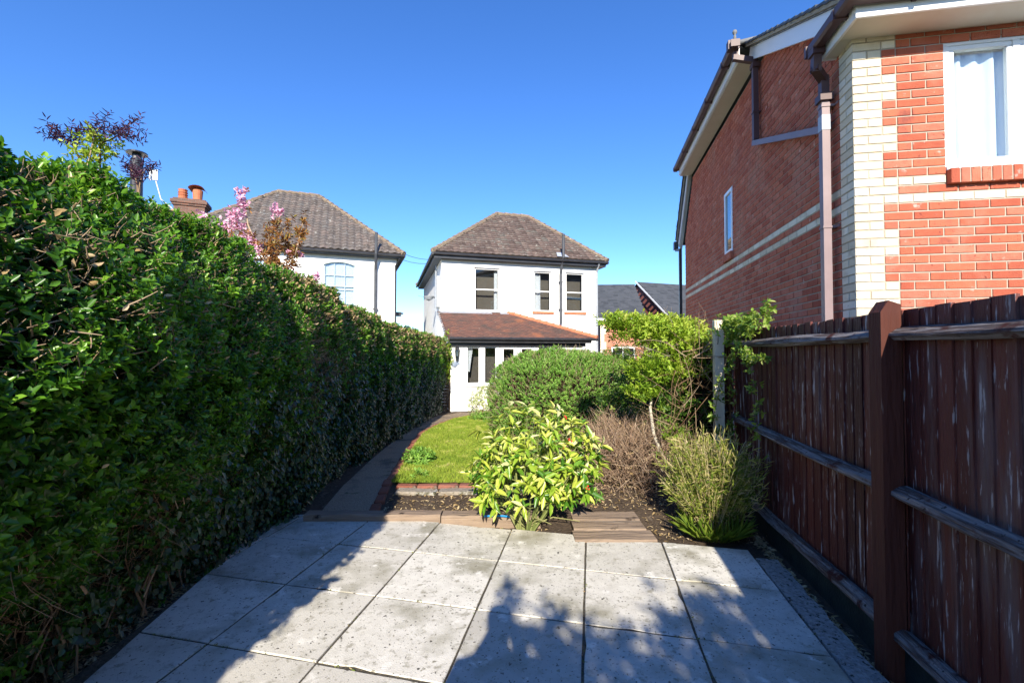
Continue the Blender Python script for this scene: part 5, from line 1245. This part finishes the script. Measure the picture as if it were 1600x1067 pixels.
# ================================================================== plants showing over the hedge
EL = plant("black_elder", (-3.2, 3.3, -.1), "dark purple elder sprigs poking above the hedge with a green vine", "shrub")
pe = lambda x, y, d=3.3: Vector(((x - 800) / 711 * d, d, 1.5 + (549.6 - y) / 711 * d))
b = MB(); spl = []
for br in ([(128, 270), (150, 222), (172, 203), (205, 186)], [(126, 262), (108, 226), (92, 212), (74, 204)], [(130, 262), (138, 222), (142, 204), (156, 188)], [(150, 222), (168, 214), (182, 206), (196, 208)],
           [(122, 258), (112, 232), (116, 214), (122, 204)], [(212, 315), (210, 290), (206, 272), (196, 258)], [(212, 305), (214, 284), (217, 270), (222, 262)]):
    d_ = 3.3 + random.uniform(-.12, .12); pts = [pe(x, y, d_) for x, y in br]; b.tube([Vector((pts[0].x, 3.3, 1.2))] + pts, [.012, .007, .005, .004, .002], 5)
    for a, c in zip(pts[1:-1], pts[2:]):
        for k in range(9): spl.append((tuple(a.lerp(c, random.random() ** .7) + Vector([random.gauss(0, .016), random.gauss(0, .03), random.gauss(0, .016)])), tuple((c - a).normalized())))
inv(b.build("stems", M_twig, EL), EL)
P = np.array([t[0] for t in spl]); bs, ax, nr, idx = sprig_leaves(P, unit(np.array([t[1] for t in spl]) + rvec(len(P)) * .8), 9, .05, 1.0, .07); L = RNG.uniform(.025, .05, len(idx))
inv(leaves("foliage", bs, ax, nr, L, L * .2, RNG.random(len(idx)), M_plum, EL, droop=.3), EL)
n = 120; P = np.array([-3.02, 3.25, 2.96]) + RNG.normal(0, 1, (n, 3)) * np.array([.065, .06, .06]); P[:, 2] += (P[:, 0] + 3.0) * .6; bs, ax, nr, idx = sprig_leaves(P, unit(rvec(n) + np.array([0, 0, .4])), 5, .04, 1.0, .04); L = RNG.uniform(.018, .038, len(idx))
o = leaves("vine", bs, ax, nr, L, L * .55, RNG.uniform(.3, .9, len(idx)), M_lime); tag(o, "yellow-green vine tangled among the dark elder sprigs over the hedge", "vine")
# cherry
CT = plant("cherry_tree", (-4.3, 8.0, -.2), "cherry tree with pink blossom and bronze leaves rising behind the hedge", "tree")
def pxp(px, py, d): return Vector(((px - 800) / 711 * d, d, 1.5 + (549.6 - py) / 711 * d))
b = MB(); b.tube([(-4.3, 8.0, -.2), (-4.25, 8.0, 1.2), (-4.2, 8, 1.9)], [.07, .06, .05], 8)
spr = []
for (path, kind_) in (([(430, 420), (405, 395), (385, 350), (376, 288)], 'p'), ([(440, 430), (405, 400), (360, 370), (340, 345)], 'p'), ([(430, 420), (395, 372), (355, 352)], 'p'), ([(430, 440), (432, 390), (430, 330)], 'b'),
                      ([(445, 440), (448, 390), (447, 345)], 'b'), ([(450, 430), (462, 390), (473, 338)], 'b'), ([(430, 430), (420, 395), (417, 350)], 'b'), ([(440, 440), (310, 372), (312, 338)], 'p'), ([(450, 450), (480, 445), (492, 432)], 'p2')):
    pts = [pxp(x, y, 7.6 + random.uniform(-.2, .2)) for x, y in path]; b.tube([Vector((-4.2, 8, 1.85))] + pts, [.03] + [.012] * (len(pts) - 1) + [.004], 6)
    for a, c in zip(pts[:-1], pts[1:]):
        for k in range(26 if kind_ == 'b' else 12): t = random.random(); spr.append((a.lerp(c, t) + Vector([random.gauss(0, .035) for _ in range(3)]), kind_))
inv(b.build("trunk", M_twig, CT), CT)
P = np.array([tuple(s_[0]) for s_ in spr if s_[1] == 'b'] + [tuple(s_[0]) for s_ in spr if s_[1] != 'b'][::2]); bs, ax, nr, idx = sprig_leaves(P, unit(rvec(len(P)) + np.array([0, 0, .2])), 6, .06, 1.0, .05); L = RNG.uniform(.045, .085, len(idx))
inv(leaves("foliage", bs, ax, nr, L, L * .42, RNG.random(len(idx)), M_bronze, CT, droop=.4), CT)
pk = []
for (x, y, rr) in ((376, 297, 8), (374, 308, 9), (378, 318, 8), (360, 330, 11), (350, 350, 11), (365, 345, 12), (372, 355, 10), (380, 372, 11), (372, 336, 9), (388, 372, 10), (398, 382, 10), (405, 392, 8), (428, 328, 9), (436, 330, 7), (312, 338, 9), (320, 340, 7), (336, 360, 6), (452, 394, 5), (468, 398, 5), (492, 432, 7), (488, 440, 5), (462, 430, 5)):
    c_ = pxp(x, y, 7.55)
    for k in range(int(rr * 2.6)): pk.append(tuple(c_ + Vector([random.gauss(0, rr * 7.5 / 711 * .5) for _ in range(3)])))
P = np.array(pk); bs, ax, nr, idx = sprig_leaves(P, rvec(len(P)), 5, .03, 1.3, .004); L = RNG.uniform(.024, .042, len(idx))
inv(leaves("blossom", bs, ax, nr, L, L * .9, RNG.random(len(idx)), M_pink, CT, fold=.3), CT)
blob_shrub("bush", (-5.0, 22.0, .9), (1.4, .8, 1.7), 1500, .12, M_climb, .3, "distant bush in the gap between the two white houses", "shrub", ntw=40)

# ================================================================== tree behind the camera (its dappled shade falls on the patio)
TB = plant("overhanging_tree", (2.3, -4.25, -.05), "leafy tree behind the viewer whose dappled shade falls across the patio", "tree")
b = MB(); b.tube([(2.3, -4.25, -.1), (2.25, -4.15, 1.2), (2.1, -3.95, 2.2), (1.8, -3.75, 2.9)], [.10, .085, .07, .04], 10)
cl = [((1.15, -2.95, 2.80), (.55, .5, .28), 1.0), ((1.9, -3.05, 2.7), (.6, .5, .35), 1.2), ((.35, -2.85, 2.55), (.32, .35, .22), .42), ((1.5, -3.45, 2.6), (.7, .5, .4), 1.2), ((2.5, -3.05, 3.0), (.5, .5, .4), .8), ((.02, -2.75, 2.48), (.25, .2, .16), .16), ((.9, -3.35, 2.3), (.8, .5, .3), .8), ((-.35, -3.45, 2.2), (.3, .3, .2), .12), ((.50, -2.85, 2.6), (.5, .30, .2), .8), ((.02, -2.15, 2.55), (.24, .2, .12), .16), ((1.1, -2.85, 2.6), (.5, .3, .2), .5)]
for c_, r_, _ in cl:
    for k in range(4): e = Vector(c_) + Vector([random.uniform(-1, 1) * v_ * .8 for v_ in r_]); b.tube([(2.1, -3.95, 2.2), Vector((2.1, -3.95, 2.2)).lerp(e, .5) + Vector((0, 0, .12)), e], [.03, .015, .005], 6)
inv(b.build("trunk", M_bark, TB), TB)
P, d = crown_sprigs(cl, 1050); bs, ax, nr, idx = sprig_leaves(P, unit(rvec(len(P)) + np.array([0, 0, .4])), 7, .09, 1.0, .08); L = RNG.uniform(.05, .10, len(idx))
inv(leaves("crown", bs, ax, nr, L, L * .5, RNG.random(len(idx)), M_lime, TB), TB)

# the photographer, standing behind the camera; only the shadow is in the picture
def skin_body(name, pts, edges, rad, m, parent=None, sub=2):
    me = bpy.data.meshes.new(name); me.from_pydata(pts, edges, []); o = bpy.data.objects.new(name, me); C.objects.link(o); o.parent = parent; me.materials.append(m)
    sk = o.modifiers.new("skin", 'SKIN'); sv_ = me.skin_vertices[0].data
    for i, r_ in enumerate(rad): sv_[i].radius = (r_, r_) if not isinstance(r_, tuple) else r_
    sv_[0].use_root = True; s_ = o.modifiers.new("sub", 'SUBSURF'); s_.levels = s_.render_levels = sub; return o
X0, Y0 = -.10, -.34
pts = [(0, 0, .88), (0, 0, 1.02), (0, 0, 1.20), (0, 0, 1.34), (0, .0, 1.41), (0, .01, 1.47), (0, .03, 1.55), (0, .03, 1.62),
       (.17, 0, 1.33), (.24, .03, 1.12), (.10, .17, 1.36), (.06, .20, 1.44), (-.17, 0, 1.33), (-.24, .03, 1.12), (-.05, .17, 1.36), (-.01, .20, 1.44),
       (.09, 0, .82), (.11, .01, .45), (.12, 0, .06), (.13, .14, .01), (-.09, 0, .82), (-.11, .01, .45), (-.12, 0, .06), (-.13, .14, .01)]
pts = [(x + X0, y + Y0, z + .0) for x, y, z in pts]
edges = [(0, 1), (1, 2), (2, 3), (3, 4), (4, 5), (5, 6), (6, 7), (3, 8), (8, 9), (9, 10), (10, 11), (3, 12), (12, 13), (13, 14), (14, 15), (0, 16), (16, 17), (17, 18), (18, 19), (0, 20), (20, 21), (21, 22), (22, 23)]
rad = [.15, .14, .155, .13, .06, .055, .085, .07, .065, .045, .035, .028, .065, .045, .035, .028, .095, .065, .05, .035, .095, .065, .05, .035]
o = skin_body("person", pts, edges, rad, M_cloth); tag(o, "photographer in dark clothes holding a camera up, whose shadow lies on the patio", "person")

print("faces:", sum(len(o.data.polygons) for o in bpy.data.objects if o.type == 'MESH'))
